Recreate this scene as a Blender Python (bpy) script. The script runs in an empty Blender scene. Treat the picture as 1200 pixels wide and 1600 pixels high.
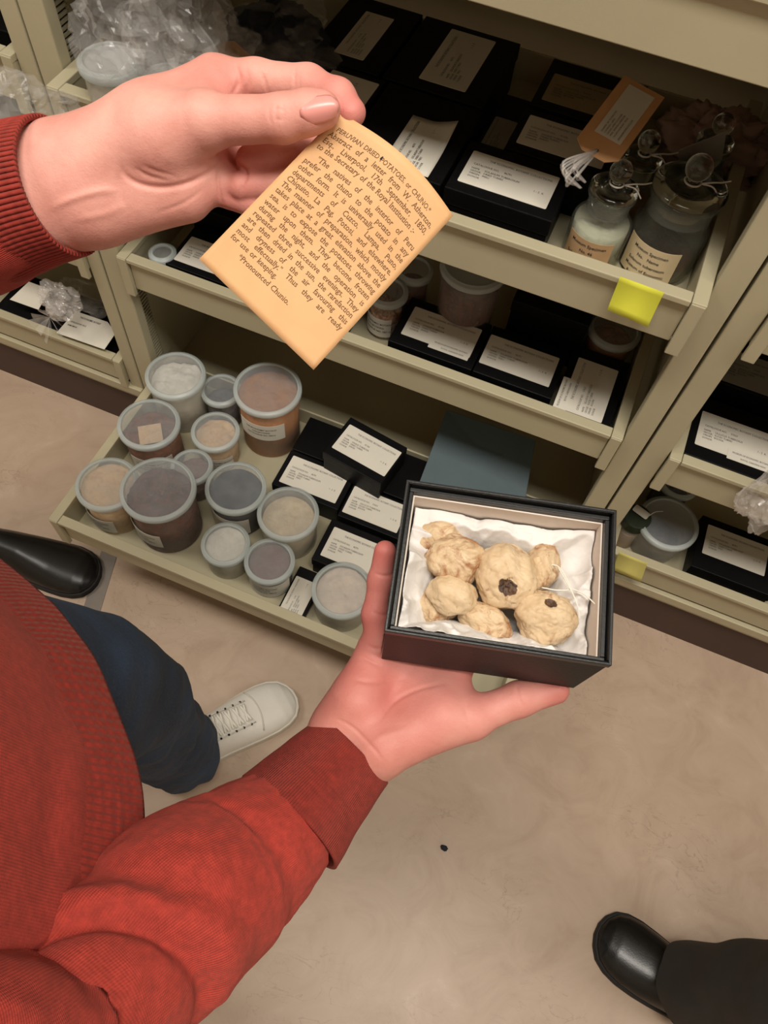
import bpy, bmesh, math, random
import numpy as np
from mathutils import Matrix, Vector, noise as mn
random.seed(7)
PI = math.pi
SC = bpy.context.scene
COL = SC.collection
# ------------------------------------------------------------------ camera
FOC, CH = 1199.3, 1.444
RC = np.array([[0.92185423, 0.36383778, -0.13344232],
               [0.38190724, -0.79442944, 0.47225917],
               [0.06581522, -0.4863167, -0.87130042]])      # columns: image right, image down, view direction
CAM = np.array([0, 0, CH])
cd = bpy.data.cameras.new('camera'); cam = bpy.data.objects.new('camera', cd); COL.objects.link(cam)
cd.sensor_fit = 'VERTICAL'; cd.sensor_height = 24.0; cd.lens = 24.0 * FOC / 1600.0
cd.clip_start = 0.02
cam.matrix_world = Matrix([[RC[i, 0], -RC[i, 1], -RC[i, 2], CAM[i]] for i in range(3)] + [[0, 0, 0, 1]])
SC.camera = cam
# ------------------------------------------------------------------ world, lamps, exposure
w = bpy.data.worlds.new('room_light'); SC.world = w; w.use_nodes = True
w.node_tree.nodes['Background'].inputs[0].default_value = (1.0, 0.88, 0.74, 1)
w.node_tree.nodes['Background'].inputs[1].default_value = 0.34
def area(name, loc, sx, sy, power, col, aim=(0, 0, -1)):
    l = bpy.data.lights.new(name, 'AREA'); l.shape = 'RECTANGLE'; l.size = sx; l.size_y = sy
    l.energy = power; l.color = col
    o = bpy.data.objects.new(name, l); o.location = loc
    o.rotation_euler = Vector(aim).to_track_quat('-Z', 'Y').to_euler(); COL.objects.link(o)
    return o
area('ceiling_lamp', (0.10, -0.04, 2.96), 1.2, 0.5, 45, (1.0, 0.935, 0.845))
area('ceiling_lamp', (2.0, -0.04, 2.96), 1.2, 0.5, 20, (1.0, 0.935, 0.845))
area('ceiling_lamp', (-2.0, -0.04, 2.96), 1.2, 0.5, 28, (1.0, 0.935, 0.845))
SC.view_settings.view_transform = 'Standard'; SC.view_settings.look = 'None'
SC.view_settings.exposure = 0.0; SC.view_settings.gamma = 1.0; SC.view_settings.use_curve_mapping = False
try:
    SC.cycles.use_denoising = True
    SC.cycles.max_bounces = 10; SC.cycles.transparent_max_bounces = 24
    SC.cycles.caustics_reflective = False; SC.cycles.caustics_refractive = False
except Exception:
    pass
# ------------------------------------------------------------------ geometry helpers
def ray(px, py): return RC @ np.array([(px - 600) / FOC, (py - 800) / FOC, 1.0])
def at(px, py, d): return CAM + ray(px, py) * d
def onz(px, py, z): r = ray(px, py); return CAM + r * (z - CH) / r[2]
def ony(px, py, y): r = ray(px, py); return CAM + r * y / r[1]
def nrm(v): v = np.asarray(v, float); return v / (np.linalg.norm(v) + 1e-12)

def merge(parts):
    V, F, n = [], [], 0
    for v, f in parts:
        v = np.asarray(v, float); V.append(v)
        F += [tuple(int(i) + n for i in q) for q in f]; n += len(v)
    return np.concatenate(V), F
def box(x0, x1, y0, y1, z0, z1):
    V = [(x, y, z) for z in (z0, z1) for y in (y0, y1) for x in (x0, x1)]
    return np.array(V, float), [(0, 2, 3, 1), (4, 5, 7, 6), (0, 1, 5, 4), (1, 3, 7, 5), (3, 2, 6, 7), (2, 0, 4, 6)]
def xf(vf, rz=0.0, loc=(0, 0, 0), rx=0.0, ry=0.0, s=1.0):
    M = Matrix.Rotation(rz, 3, 'Z') @ Matrix.Rotation(ry, 3, 'Y') @ Matrix.Rotation(rx, 3, 'X')
    return (np.asarray(vf[0], float) * s) @ np.array(M).T + np.array(loc), vf[1]
def lathe(prof, n=40, c=(0, 0, 0)):
    V = [(r * math.cos(2 * PI * i / n) + c[0], r * math.sin(2 * PI * i / n) + c[1], z + c[2]) for r, z in prof for i in range(n)]
    F = [(j * n + i, j * n + (i + 1) % n, (j + 1) * n + (i + 1) % n, (j + 1) * n + i) for j in range(len(prof) - 1) for i in range(n)]
    return np.array(V), F
def tube(path, r, n=8):
    P = np.array(path, float); rr = np.broadcast_to(np.asarray(r, float), (len(P),))
    V, F = [], []; up = np.array([0.13, 0.27, 0.95])
    for i, p in enumerate(P):
        t = nrm(P[min(i + 1, len(P) - 1)] - P[max(i - 1, 0)])
        a = np.cross(t, up)
        if np.linalg.norm(a) < .2: a = np.cross(t, (1, 0, 0))
        a = nrm(a); b = np.cross(a, t)
        for k in range(n):
            q = 2 * PI * k / n; V.append(p + rr[i] * (math.cos(q) * a + math.sin(q) * b))
    for i in range(len(P) - 1):
        for k in range(n): F.append((i * n + k, i * n + (k + 1) % n, (i + 1) * n + (k + 1) % n, (i + 1) * n + k))
    F.append(tuple(range(n))[::-1]); F.append(tuple((len(P) - 1) * n + k for k in range(n)))
    return np.array(V), F
def spline(pts, n=12):
    P = np.array(pts, float); out = []
    Q = np.vstack([2 * P[0] - P[1], P, 2 * P[-1] - P[-2]])
    for i in range(1, len(Q) - 2):
        for t in np.linspace(0, 1, n, endpoint=False):
            a, b, c, d = Q[i - 1], Q[i], Q[i + 1], Q[i + 2]
            out.append(.5 * (2 * b + (c - a) * t + (2 * a - 5 * b + 4 * c - d) * t * t + (3 * b - a - 3 * c + d) * t ** 3))
    out.append(P[-1]); return np.array(out)

WM = {}
def setp(o, label=None, cat=None, group=None, kind=None):
    if label: o['label'] = label
    if cat: o['category'] = cat
    if group: o['group'] = group
    if kind: o['kind'] = kind
    return o
def thing(name, label, cat, loc=(0, 0, 0), rz=0.0, group=None, M=None):
    o = bpy.data.objects.new(name, None); COL.objects.link(o); o.empty_display_size = 0.02
    m = M if M is not None else Matrix.Translation(Vector([float(q) for q in loc])) @ Matrix.Rotation(rz, 4, 'Z')
    o.matrix_world = m; WM[o.name] = m.copy()
    return setp(o, label, cat, group)
def mk(name, vf, mat, parent=None, smooth=False, world=False, uv=None, bevel=0, sub=0, thick=0, autosm=None):
    V = np.asarray(vf[0], float)
    if world and parent is not None:
        Mi = np.array(WM[parent.name].inverted()); V = V @ Mi[:3, :3].T + Mi[:3, 3]
    me = bpy.data.meshes.new(name)
    me.from_pydata(V.tolist(), [], [tuple(int(i) for i in f) for f in vf[1]]); me.update()
    if uv is not None:
        ul = me.uv_layers.new(name='UVMap')
        li = np.empty(len(me.loops), dtype=np.int32); me.loops.foreach_get('vertex_index', li)
        if callable(uv): data = uv(me, li)
        else: data = np.asarray(uv, float)[li]
        ul.data.foreach_set('uv', data.astype(np.float32).ravel())
    if smooth: me.polygons.foreach_set('use_smooth', [True] * len(me.polygons))
    if mat is not None: me.materials.append(mat)
    o = bpy.data.objects.new(name, me); COL.objects.link(o)
    if parent is not None: o.parent = parent
    WM[o.name] = (WM[parent.name] if parent is not None else Matrix.Identity(4)).copy()
    if thick:
        m = o.modifiers.new('thick', 'SOLIDIFY'); m.thickness = thick; m.offset = 0
    if bevel:
        m = o.modifiers.new('bevel', 'BEVEL'); m.width = bevel; m.segments = 2; m.limit_method = 'ANGLE'; m.angle_limit = 0.6
    if sub:
        m = o.modifiers.new('sub', 'SUBSURF'); m.levels = sub; m.render_levels = sub
    return o
def copy_tree(o, parent=None):
    c = o.copy(); COL.objects.link(c); c.parent = parent
    WM[c.name] = WM.get(o.name, Matrix.Identity(4)).copy()
    for ch in list(o.children): copy_tree(ch, c)
    return c
# ---- smooth distance fields, polygonised with naive surface nets
def seg(P, a, b, ra, rb):
    a = np.asarray(a, np.float32); b = np.asarray(b, np.float32); ab = b - a
    t = np.clip(((P - a) @ ab) / (ab @ ab + 1e-12), 0, 1)
    return np.linalg.norm(P - a - t[:, None] * ab, axis=1) - (ra + (rb - ra) * t)
def ell(P, c, r, M=None):
    q = P - np.asarray(c, np.float32)
    if M is not None: q = q @ np.asarray(M, np.float32).T
    r = np.asarray(r, np.float32); k0 = np.linalg.norm(q / r, axis=1); k1 = np.linalg.norm(q / (r * r), axis=1)
    return k0 * (k0 - 1) / (k1 + 1e-9)
def smin(a, b, k): h = np.maximum(k - np.abs(a - b), 0) / k; return np.minimum(a, b) - h * h * k * .25
def ssub(a, b, k): return -smin(-a, b, k)     # a minus b
def chain(P, pts, rad, k=.004):
    d = None
    for i in range(len(pts) - 1):
        e = seg(P, pts[i], pts[i + 1], rad[i], rad[i + 1]); d = e if d is None else smin(d, e, k)
    return d
def nets(fn, lo, hi, h):
    lo = np.array(lo, float); n = np.ceil((np.array(hi) - lo) / h).astype(int) + 1
    X, Y, Z = [np.arange(n[i]) * h + lo[i] for i in range(3)]
    F = np.empty(n, np.float32)
    for i in range(0, n[0], 8):
        g = np.stack(np.meshgrid(X[i:i + 8], Y, Z, indexing='ij'), -1).reshape(-1, 3).astype(np.float32)
        F[i:i + 8] = fn(g).reshape(-1, n[1], n[2])
    S = F < 0; c = n - 1
    acc = np.zeros(tuple(c) + (3,), np.float32); cnt = np.zeros(tuple(c), np.float32)
    for ax in range(3):
        o1, o2 = [q for q in range(3) if q != ax]
        for u in (0, 1):
            for v in (0, 1):
                s0 = [slice(0, c[q]) for q in range(3)]; s0[o1] = slice(u, u + c[o1]); s0[o2] = slice(v, v + c[o2])
                s1 = list(s0); s1[ax] = slice(1, 1 + c[ax])
                A, B = F[tuple(s0)], F[tuple(s1)]; m = (A < 0) != (B < 0)
                t = np.where(m, A / np.where(m, A - B, 1), 0)
                acc[..., ax] += t * m; acc[..., o1] += u * m; acc[..., o2] += v * m; cnt += m
    act = cnt > 0; idx = np.full(tuple(c), -1, np.int64); idx[act] = np.arange(act.sum())
    V = acc[act] / cnt[act][:, None] + np.argwhere(act); V = V * h + lo
    Fs = []
    for ax in range(3):
        o1, o2 = (ax + 1) % 3, (ax + 2) % 3
        s0 = [slice(None)] * 3; s1 = [slice(None)] * 3
        s0[ax] = slice(0, -1); s1[ax] = slice(1, None)
        ch = S[tuple(s0)] != S[tuple(s1)]; I = np.argwhere(ch)
        I = I[(I[:, o1] > 0) & (I[:, o2] > 0) & (I[:, o1] < c[o1]) & (I[:, o2] < c[o2])]
        neg = S[I[:, 0], I[:, 1], I[:, 2]]
        q = []
        for du, dv in ((-1, -1), (0, -1), (0, 0), (-1, 0)):
            J = I.copy(); J[:, o1] += du; J[:, o2] += dv; q.append(idx[J[:, 0], J[:, 1], J[:, 2]])
        q = np.stack(q, 1); q[~neg] = q[~neg][:, ::-1]; Fs.append(q)
    return V, np.concatenate(Fs).tolist()
# ------------------------------------------------------------------ materials
def lin(c):
    if isinstance(c, str): c = [int(c[i:i + 2], 16) for i in (0, 2, 4)]
    o = [(x / 255) for x in c]
    return tuple(x / 12.92 if x <= .04045 else ((x + .055) / 1.055) ** 2.4 for x in o) + (1.0,)
class NT:
    def __init__(s, name):
        s.m = bpy.data.materials.new(name); s.m.use_nodes = True; s.t = s.m.node_tree; s.p = s.t.nodes['Principled BSDF']; s.out = s.t.nodes['Material Output']
        s.co = None
    def n(s, typ, **k):
        q = s.t.nodes.new(typ)
        for a, b in k.items(): setattr(q, a, b)
        return q
    def l(s, a, b): s.t.links.new(a, b)
    def coord(s, kind='Object'):
        if s.co is None: s.co = s.n('ShaderNodeTexCoord')
        return s.co.outputs[kind]
    def noise(s, scale, detail=4, rough=.55, kind='Object', dist=0, stretch=None):
        q = s.n('ShaderNodeTexNoise'); q.inputs['Scale'].default_value = scale; q.inputs['Detail'].default_value = detail
        q.inputs['Roughness'].default_value = rough; q.inputs['Distortion'].default_value = dist
        src = s.coord(kind)
        if stretch:
            mp = s.n('ShaderNodeMapping'); mp.inputs['Scale'].default_value = stretch; s.l(src, mp.inputs[0]); src = mp.outputs[0]
        s.l(src, q.inputs['Vector']); return q.outputs['Fac']
    def ramp(s, fac, stops):
        q = s.n('ShaderNodeValToRGB'); e = q.color_ramp.elements
        while len(e) < len(stops): e.new(.5)
        for i, (p, c) in enumerate(stops): e[i].position = p; e[i].color = c if len(c) == 4 else lin(c)
        s.l(fac, q.inputs[0]); return q.outputs[0]
    def mix(s, fac, a, b):
        q = s.n('ShaderNodeMix', data_type='RGBA')
        for i, v in ((0, fac), (6, a), (7, b)):
            if isinstance(v, (int, float, tuple)): q.inputs[i].default_value = v
            else: s.l(v, q.inputs[i])
        return q.outputs[2]
    def bump(s, h, strength=.3, dist=.001, prev=None):
        q = s.n('ShaderNodeBump'); q.inputs['Strength'].default_value = strength; q.inputs['Distance'].default_value = dist
        s.l(h, q.inputs['Height'])
        if prev is not None: s.l(prev, q.inputs['Normal'])
        s.l(q.outputs[0], s.p.inputs['Normal']); return q.outputs[0]
    def col(s, v):
        if isinstance(v, tuple): s.p.inputs['Base Color'].default_value = v
        else: s.l(v, s.p.inputs['Base Color'])
    def set(s, **k):
        for a, v in k.items(): s.p.inputs[a.replace('_', ' ')].default_value = v
        return s
def simple(name, c, rough=.5, var=.12, scale=30, bump=.1, bscale=200, **k):
    a = NT(name); f = a.noise(scale); L = lin(c)
    a.col(a.ramp(f, [(.25, tuple(x * (1 - var) for x in L[:3]) + (1,)), (.75, tuple(min(1, x * (1 + var)) for x in L[:3]) + (1,))]))
    a.set(Roughness=rough, **k)
    if bump: a.bump(a.noise(bscale, 2), bump, .0006)
    return a.m
def veil(name, c, alpha, rough=.4, scale=25, spec=.5, bump=0.0, a2=None, bscale=60):
    """thin frosted or clear plastic: a share of the light passes straight through"""
    a = NT(name); a.col(lin(c)); a.set(Roughness=rough); a.p.inputs['Specular IOR Level'].default_value = spec
    tr = a.n('ShaderNodeBsdfTransparent'); mx = a.n('ShaderNodeMixShader')
    if a2 is None: mx.inputs[0].default_value = alpha
    else:
        f = a.noise(scale, 3); r = a.ramp(f, [(.3, (alpha,) * 3 + (1,)), (.7, (a2,) * 3 + (1,))]); a.l(r, mx.inputs[0])
    a.l(tr.outputs[0], mx.inputs[1]); a.l(a.p.outputs[0], mx.inputs[2]); a.l(mx.outputs[0], a.out.inputs[0])
    if bump: a.bump(a.noise(bscale, 4), bump, .003)
    return a.m
M = {}
M['paint'] = simple('cabinet_paint', (178, 170, 142), .42, .04, 8, .12, 900)
M['plinth'] = simple('plinth_brown', (70, 50, 42), .6, .1, 12)
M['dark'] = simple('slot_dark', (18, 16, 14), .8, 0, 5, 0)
M['black'] = simple('box_black', (12, 12, 13), .46, .15, 50, .35, 500)
M['black'].node_tree.nodes['Principled BSDF'].inputs['Specular IOR Level'].default_value = .16
M['blackedge'] = simple('box_black_rim', (20, 21, 22), .38, .2, 120, .15, 700)
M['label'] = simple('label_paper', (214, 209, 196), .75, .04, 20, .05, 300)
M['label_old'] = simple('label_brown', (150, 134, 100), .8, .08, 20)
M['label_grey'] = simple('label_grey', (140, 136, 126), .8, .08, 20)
M['cream'] = simple('label_cream', (226, 206, 168), .75, .05, 25)
M['tan'] = simple('label_tan', (196, 160, 118), .75, .08, 25)
M['ink'] = simple('ink', (52, 48, 48), .8, 0, 5, 0)
M['ink_brown'] = simple('ink_brown', (104, 70, 38), .8, .1, 200, 0)
M['white_in'] = simple('white_lining', (222, 210, 198), .7, .03, 20)
M['tag'] = simple('manila', (206, 156, 108), .75, .06, 30)
M['postit'] = simple('postit_yellow', (214, 214, 66), .8, .04, 20)
M['postit_old'] = simple('postit_faded', (200, 192, 110), .8, .04, 20)
M['string'] = simple('string_white', (225, 220, 208), .8, .05, 200)
M['board'] = simple('board_blue', (74, 90, 96), .7, .06, 25, .1, 300)
M['pink'] = simple('card_pink', (150, 122, 108), .7, .08, 25)
M['leather'] = simple('black_leather', (16, 16, 17), .3, .2, 60, .2, 400)
M['blacksole'] = simple('black_sole', (12, 12, 12), .7, .1, 30)
M['trouser'] = simple('black_trouser', (46, 45, 44), .85, .15, 30, .4, 700)
M['sneaker'] = simple('white_leather', (222, 219, 210), .42, .03, 25, .25, 160)
M['sole_w'] = simple('white_rubber', (205, 200, 188), .6, .05, 30)
M['lace'] = simple('white_lace', (226, 222, 210), .8, .05, 300, .4, 900)
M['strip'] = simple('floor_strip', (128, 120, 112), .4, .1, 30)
M['ceiling'] = simple('ceiling_white', (215, 208, 195), .9, .03, 5)
M['wallm'] = simple('wall_cream', (190, 180, 160), .9, .03, 5)
M['nail'] = simple('nail', (222, 150, 142), .3, .04, 60, .03)
M['cap_green'] = simple('cap_dark_green', (40, 48, 34), .5, .1, 30)
M['lid'] = veil('frosted_lid', (176, 181, 184), .14, .34, a2=.25, spec=.35)
M['lid_milky'] = veil('milky_lid', (196, 198, 196), .60, .4, a2=.72)
M['lidrim'] = veil('frosted_lid_rim', (196, 204, 202), .55, .35)
M['jar'] = veil('clear_jar', (214, 212, 205), .07, .12, a2=.13, spec=.8)
M['jar_cloud'] = veil('cloudy_jar', (210, 206, 192), .34, .35, a2=.46)
M['bag'] = veil('clear_bag', (205, 203, 200), .05, .10, 14, 1.0, .3, a2=.24, bscale=30)
M['bag2'] = veil('clear_bag_milky', (220, 214, 208), .14, .12, 18, 1.0, .4, a2=.48, bscale=40)
def stuff_mat(name, cols, scale=60, rough=.85, bump=.6, bs=160, stretch=None):
    a = NT(name); f = a.noise(scale, 6, .7, stretch=stretch)
    st = [(.28 + .44 * i / (len(cols) - 1), c) for i, c in enumerate(cols)]
    a.col(a.ramp(f, st)); a.set(Roughness=rough); a.bump(a.noise(bs, 4), bump, .002); return a.m
M['c_white'] = stuff_mat('contents_white', [(218, 212, 198), (240, 234, 222)])
M['c_cream'] = stuff_mat('contents_cream', [(208, 182, 142), (236, 218, 184)])
M['c_peach'] = stuff_mat('contents_peach', [(196, 152, 112), (218, 186, 146), (224, 190, 150)])
M['c_brown'] = stuff_mat('contents_brown', [(52, 28, 16), (128, 70, 34), (84, 46, 26), (150, 96, 54)], 90)
M['c_redbrown'] = stuff_mat('contents_redbrown', [(44, 22, 16), (112, 54, 36), (66, 34, 26), (150, 92, 66)], 70)
M['c_amber'] = stuff_mat('contents_amber', [(140, 84, 40), (176, 116, 60), (156, 100, 56)], 30)
M['c_grey'] = stuff_mat('contents_grey', [(60, 60, 66), (96, 90, 92)], 40)
M['c_dark'] = stuff_mat('contents_dark', [(22, 24, 30), (44, 46, 56)], 40)
M['c_mauve'] = stuff_mat('contents_mauve', [(112, 86, 80), (140, 112, 106)], 40)
M['c_husk'] = stuff_mat('contents_husk', [(74, 34, 22), (150, 92, 58), (204, 168, 128), (110, 50, 34)], 110)
M['c_powder'] = stuff_mat('contents_powder', [(222, 202, 182), (236, 220, 202)])
def potato_mat(seed):
    a = NT('dried_potato_skin')
    th0 = {1: .45, 2: .44, 3: .55, 4: .60, 5: .50, 6: .47, 7: .49, 8: .56}[seed]
    f = a.noise(38, 6, .6, dist=.4); g = a.noise(46 + seed * 7, 6, .68, dist=1.0); s = a.noise(120, 3)
    base = a.ramp(f, [(.3, (192, 164, 126)), (.55, (211, 187, 152)), (.75, (224, 206, 176))])
    b2 = a.mix(a.ramp(g, [(th0, (0, 0, 0, 1)), (th0 + .16, (.9, .9, .9, 1))]), base, lin((150, 100, 60)))
    b3 = a.mix(a.ramp(s, [(.66, (0, 0, 0, 1)), (.74, (.6, .6, .6, 1))]), b2, lin((120, 70, 42)))
    sa = a.n('ShaderNodeAttribute'); sa.attribute_name = 'scar'; ad = a.n('ShaderNodeMath', operation='MULTIPLY_ADD'); a.l(a.noise(230, 4), ad.inputs[0]); ad.inputs[1].default_value = .55; a.l(sa.outputs['Fac'], ad.inputs[2])
    b3 = a.mix(a.ramp(ad.outputs[0], [(.62, (0, 0, 0, 1)), (.68, (1, 1, 1, 1))]), b3, a.ramp(a.noise(160, 4), [(.3, (40, 28, 20)), (.7, (104, 74, 50))]))
    a.col(b3); a.set(Roughness=.62); b = a.bump(a.noise(90, 5, .6, dist=1.0), .42, .0016)
    a.bump(a.noise(420, 3), .25, .0006, b); return a.m
def glass(name, c, rough=.03):
    a = NT(name); a.col(lin(c)); a.set(Roughness=rough); a.p.inputs['Specular IOR Level'].default_value = 1.0
    lw = a.n('ShaderNodeLayerWeight'); lw.inputs[0].default_value = .35; tr = a.n('ShaderNodeBsdfTransparent'); tr.inputs[0].default_value = (.90, .92, .88, 1)
    r = a.ramp(lw.outputs['Facing'], [(.0, (.07, .07, .07, 1)), (.6, (.26, .26, .26, 1)), (1.0, (.85, .85, .85, 1))])
    mx = a.n('ShaderNodeMixShader'); a.l(r, mx.inputs[0]); a.l(tr.outputs[0], mx.inputs[1]); a.l(a.p.outputs[0], mx.inputs[2]); a.l(mx.outputs[0], a.out.inputs[0]); return a.m
def clear_glass():
    a = NT('solid_glass'); a.col(lin((236, 240, 232))); a.set(Roughness=0.0, IOR=1.45); a.p.inputs['Transmission Weight'].default_value = 1.0; return a.m
M['solid_glass'] = clear_glass()
M['glass'] = glass('bottle_glass', (150, 150, 140))
def skin():
    a = NT('skin'); f = a.noise(26, 5, .6); g = a.noise(300, 3)
    c1 = a.ramp(f, [(.25, (206, 140, 126)), (.5, (220, 158, 144)), (.8, (228, 174, 158))])
    at_ = a.n('ShaderNodeAttribute'); at_.attribute_name = 'flush'
    a.col(a.mix(at_.outputs['Fac'], c1, lin((196, 104, 98)))); a.set(Roughness=.56)
    a.p.inputs['Subsurface Weight'].default_value = .07; a.p.inputs['Subsurface Radius'].default_value = (.010, .004, .002)
    a.p.inputs['Subsurface Scale'].default_value = .4
    # fine skin furrows
    v = a.n('ShaderNodeTexVoronoi', feature='DISTANCE_TO_EDGE'); v.inputs['Scale'].default_value = 520; a.l(a.coord(), v.inputs['Vector'])
    b = a.bump(v.outputs['Distance'], .16, .0005); a.bump(a.noise(90, 6, .68), .32, .0020, b); return a.m
M['skin'] = skin()
def knit(name, c, ribs, rows, bs=.5, var=.14, fuzz=0.1):
    a = NT(name); L = lin(c)
    uv = a.coord('UV'); sp = a.n('ShaderNodeSeparateXYZ'); a.l(uv, sp.inputs[0])
    def wave(o, k):
        m = a.n('ShaderNodeMath', operation='MULTIPLY'); m.inputs[1].default_value = k * 2 * PI; a.l(o, m.inputs[0])
        s = a.n('ShaderNodeMath', operation='SINE'); a.l(m.outputs[0], s.inputs[0]); return s.outputs[0]
    s1, s2 = wave(sp.outputs[0], ribs), wave(sp.outputs[1], rows)
    m = a.n('ShaderNodeMath', operation='MULTIPLY_ADD'); a.l(s2, m.inputs[0]); m.inputs[1].default_value = .35; a.l(s1, m.inputs[2])
    f = a.noise(9, 5, .6); g = a.noise(160, 3, .7)
    base = a.ramp(f, [(.2, tuple(x * (1 - var) for x in L[:3]) + (1,)), (.8, tuple(min(1, x * (1 + var)) for x in L[:3]) + (1,))])
    gg = a.ramp(g, [(.35, (.80, .80, .80, 1)), (.7, (1.12, 1.12, 1.12, 1))])
    mm = a.n('ShaderNodeMix', data_type='RGBA', blend_type='MULTIPLY'); mm.inputs[0].default_value = 1.0
    a.l(base, mm.inputs[6]); a.l(gg, mm.inputs[7]); a.col(mm.outputs[2]); a.set(Roughness=.88)
    a.p.inputs['Sheen Weight'].default_value = fuzz; a.p.inputs['Sheen Tint'].default_value = (1, .45, .35, 1); a.p.inputs['Sheen Roughness'].default_value = .5
    b = a.bump(m.outputs[0], bs, .0006); a.bump(g, .35, .001, b); return a.m
M['sweater'] = knit('red_knit', (172, 56, 44), 1, 1, .45)
M['cuff'] = knit('red_rib_knit', (148, 45, 33), 1, 1, .9)
def jeans():
    a = NT('dark_denim'); f = a.noise(7, 4, .6); g = a.noise(600, 2, .6, stretch=(1, 1, .2))
    c = a.ramp(f, [(.3, (22, 33, 50)), (.7, (48, 66, 90))]); a.col(a.mix(a.ramp(g, [(.5, (0, 0, 0, 1)), (.8, (.3, .3, .3, 1))]), c, lin((88, 100, 116))))
    a.set(Roughness=.85); b = a.bump(a.noise(24, 4, .6), .5, .006); a.bump(g, .3, .0008, b); return a.m
M['denim'] = jeans()
def floor_mat():
    a = NT('vinyl_floor'); big = a.noise(1.6, 4, .55, dist=.5); mid = a.noise(9, 6, .62, dist=1.4); sm = a.noise(70, 4)
    c = a.ramp(mid, [(.28, (172, 147, 127)), (.48, (183, 160, 139)), (.62, (188, 165, 145)), (.8, (202, 182, 164))])
    c = a.mix(a.ramp(big, [(.35, (0, 0, 0, 1)), (.7, (.35, .35, .35, 1))]), c, lin((172, 150, 130)))
    mp = a.n('ShaderNodeMapping'); mp.inputs['Rotation'].default_value = (0, 0, .5); mp.inputs['Scale'].default_value = (1, 1.8, 1); a.l(a.coord(), mp.inputs[0])
    v = a.n('ShaderNodeTexNoise'); v.inputs['Scale'].default_value = 11; v.inputs['Detail'].default_value = 7; v.inputs['Distortion'].default_value = 2.2; a.l(mp.outputs[0], v.inputs['Vector'])
    msk = a.noise(4.2, 3)
    vein = a.ramp(v.outputs['Fac'], [(.488, (0, 0, 0, 1)), (.497, (.40, .40, .40, 1)), (.506, (0, 0, 0, 1))])
    mk_ = a.ramp(msk, [(.50, (0, 0, 0, 1)), (.62, (1, 1, 1, 1))])
    q = a.n('ShaderNodeMix', data_type='RGBA', blend_type='MULTIPLY'); q.inputs[0].default_value = 1; a.l(vein, q.inputs[6]); a.l(mk_, q.inputs[7])
    c = a.mix(q.outputs[2], c, lin((112, 84, 64)))
    c = a.mix(a.ramp(sm, [(.66, (0, 0, 0, 1)), (.8, (.25, .25, .25, 1))]), c, lin((206, 186, 164)))
    a.col(c); a.set(Roughness=.42); a.bump(a.noise(160, 3), .06, .0006); return a.m
M['floor'] = floor_mat()
def card_mat():
    a = NT('aged_card'); f = a.noise(12, 5, .6); g = a.noise(180, 3); d = a.noise(330, 2)
    c = a.ramp(f, [(.25, (206, 158, 108)), (.55, (216, 171, 121)), (.8, (222, 181, 133))])
    c = a.mix(a.ramp(d, [(.74, (0, 0, 0, 1)), (.8, (.6, .6, .6, 1))]), c, lin((150, 100, 60)))
    a.col(c); a.set(Roughness=.7); a.bump(g, .1, .0004); return a.m
M['card'] = card_mat()
def tissue_mat():
    a = NT('tissue_paper'); a.col(lin((220, 217, 214))); a.set(Roughness=.75)
    a.p.inputs['Subsurface Weight'].default_value = .1
    a.p.inputs['Subsurface Radius'].default_value = (.01, .01, .01)
    a.bump(a.noise(55, 3, .6), .35, .004); return a.m
M['tissue'] = tissue_mat()
# ------------------------------------------------------------------ lettering
HGT = None
def spans(E_, y):
    m = (E_[:, 0, 1] - y) * (E_[:, 1, 1] - y) < 0; e = E_[m]
    x = np.sort(e[:, 0, 0] + (y - e[:, 0, 1]) * (e[:, 1, 0] - e[:, 0, 0]) / (e[:, 1, 1] - e[:, 0, 1])); return [(x[i], x[i + 1]) for i in range(0, len(x) - 1, 2)]
def add_serifs(V, F, size):
    global HGT
    if HGT is None:
        HGT = [words_mesh(c, 1.0)[0][:, 1].max() for c in 'xHl'] + [words_mesh('p', 1.0)[0][:, 1].min()]
    cnt = {}
    for f in F:
        for a, b in zip(f, f[1:] + f[:1]): k = (min(a, b), max(a, b)); cnt[k] = cnt.get(k, 0) + 1
    E_ = np.array([(V[a][:2], V[b][:2]) for (a, b), c in cnt.items() if c == 1]); P = [(V, F)]; e = .018 * size
    for lv, sg in ((0, 1), (HGT[3], 1), (HGT[0], -1), (HGT[1], -1), (HGT[2], -1)):
        y = lv * size; beyond = spans(E_, y - sg * e)
        for x0, x1 in spans(E_, y + sg * e):
            w_ = x1 - x0
            if w_ > .19 * size or w_ < .03 * size or any(a < x1 and b > x0 for a, b in beyond): continue
            d_ = .055 * size; l_ = d_ * (1.0 if sg > 0 else .9); r_ = d_ * (1.0 if sg > 0 else .25)
            P.append((np.array([(x0 - l_, y, 0), (x1 + r_, y, 0), (x1 + r_, y + sg * .042 * size, 0), (x0 - l_, y + sg * .042 * size, 0)]), [(0, 1, 2, 3) if sg > 0 else (3, 2, 1, 0)]))
    return merge(P)
def words_mesh(txt, size, align='LEFT', xs=1.0, serif=False):
    cu = bpy.data.curves.new('lettering', 'FONT'); cu.body = txt; cu.size = size; cu.align_x = align; cu.resolution_u = 2; cu.offset = 0.0 if serif else size * .008
    o = bpy.data.objects.new('lettering', cu); me = bpy.data.meshes.new_from_object(o)
    V = np.array([v.co[:] for v in me.vertices]).reshape(-1, 3); F = [tuple(p.vertices) for p in me.polygons]
    bpy.data.objects.remove(o); bpy.data.meshes.remove(me); bpy.data.curves.remove(cu)
    if serif and len(V): V, F = add_serifs(V, F, size)
    if len(V): V[:, 0] *= xs
    return V, F
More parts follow.
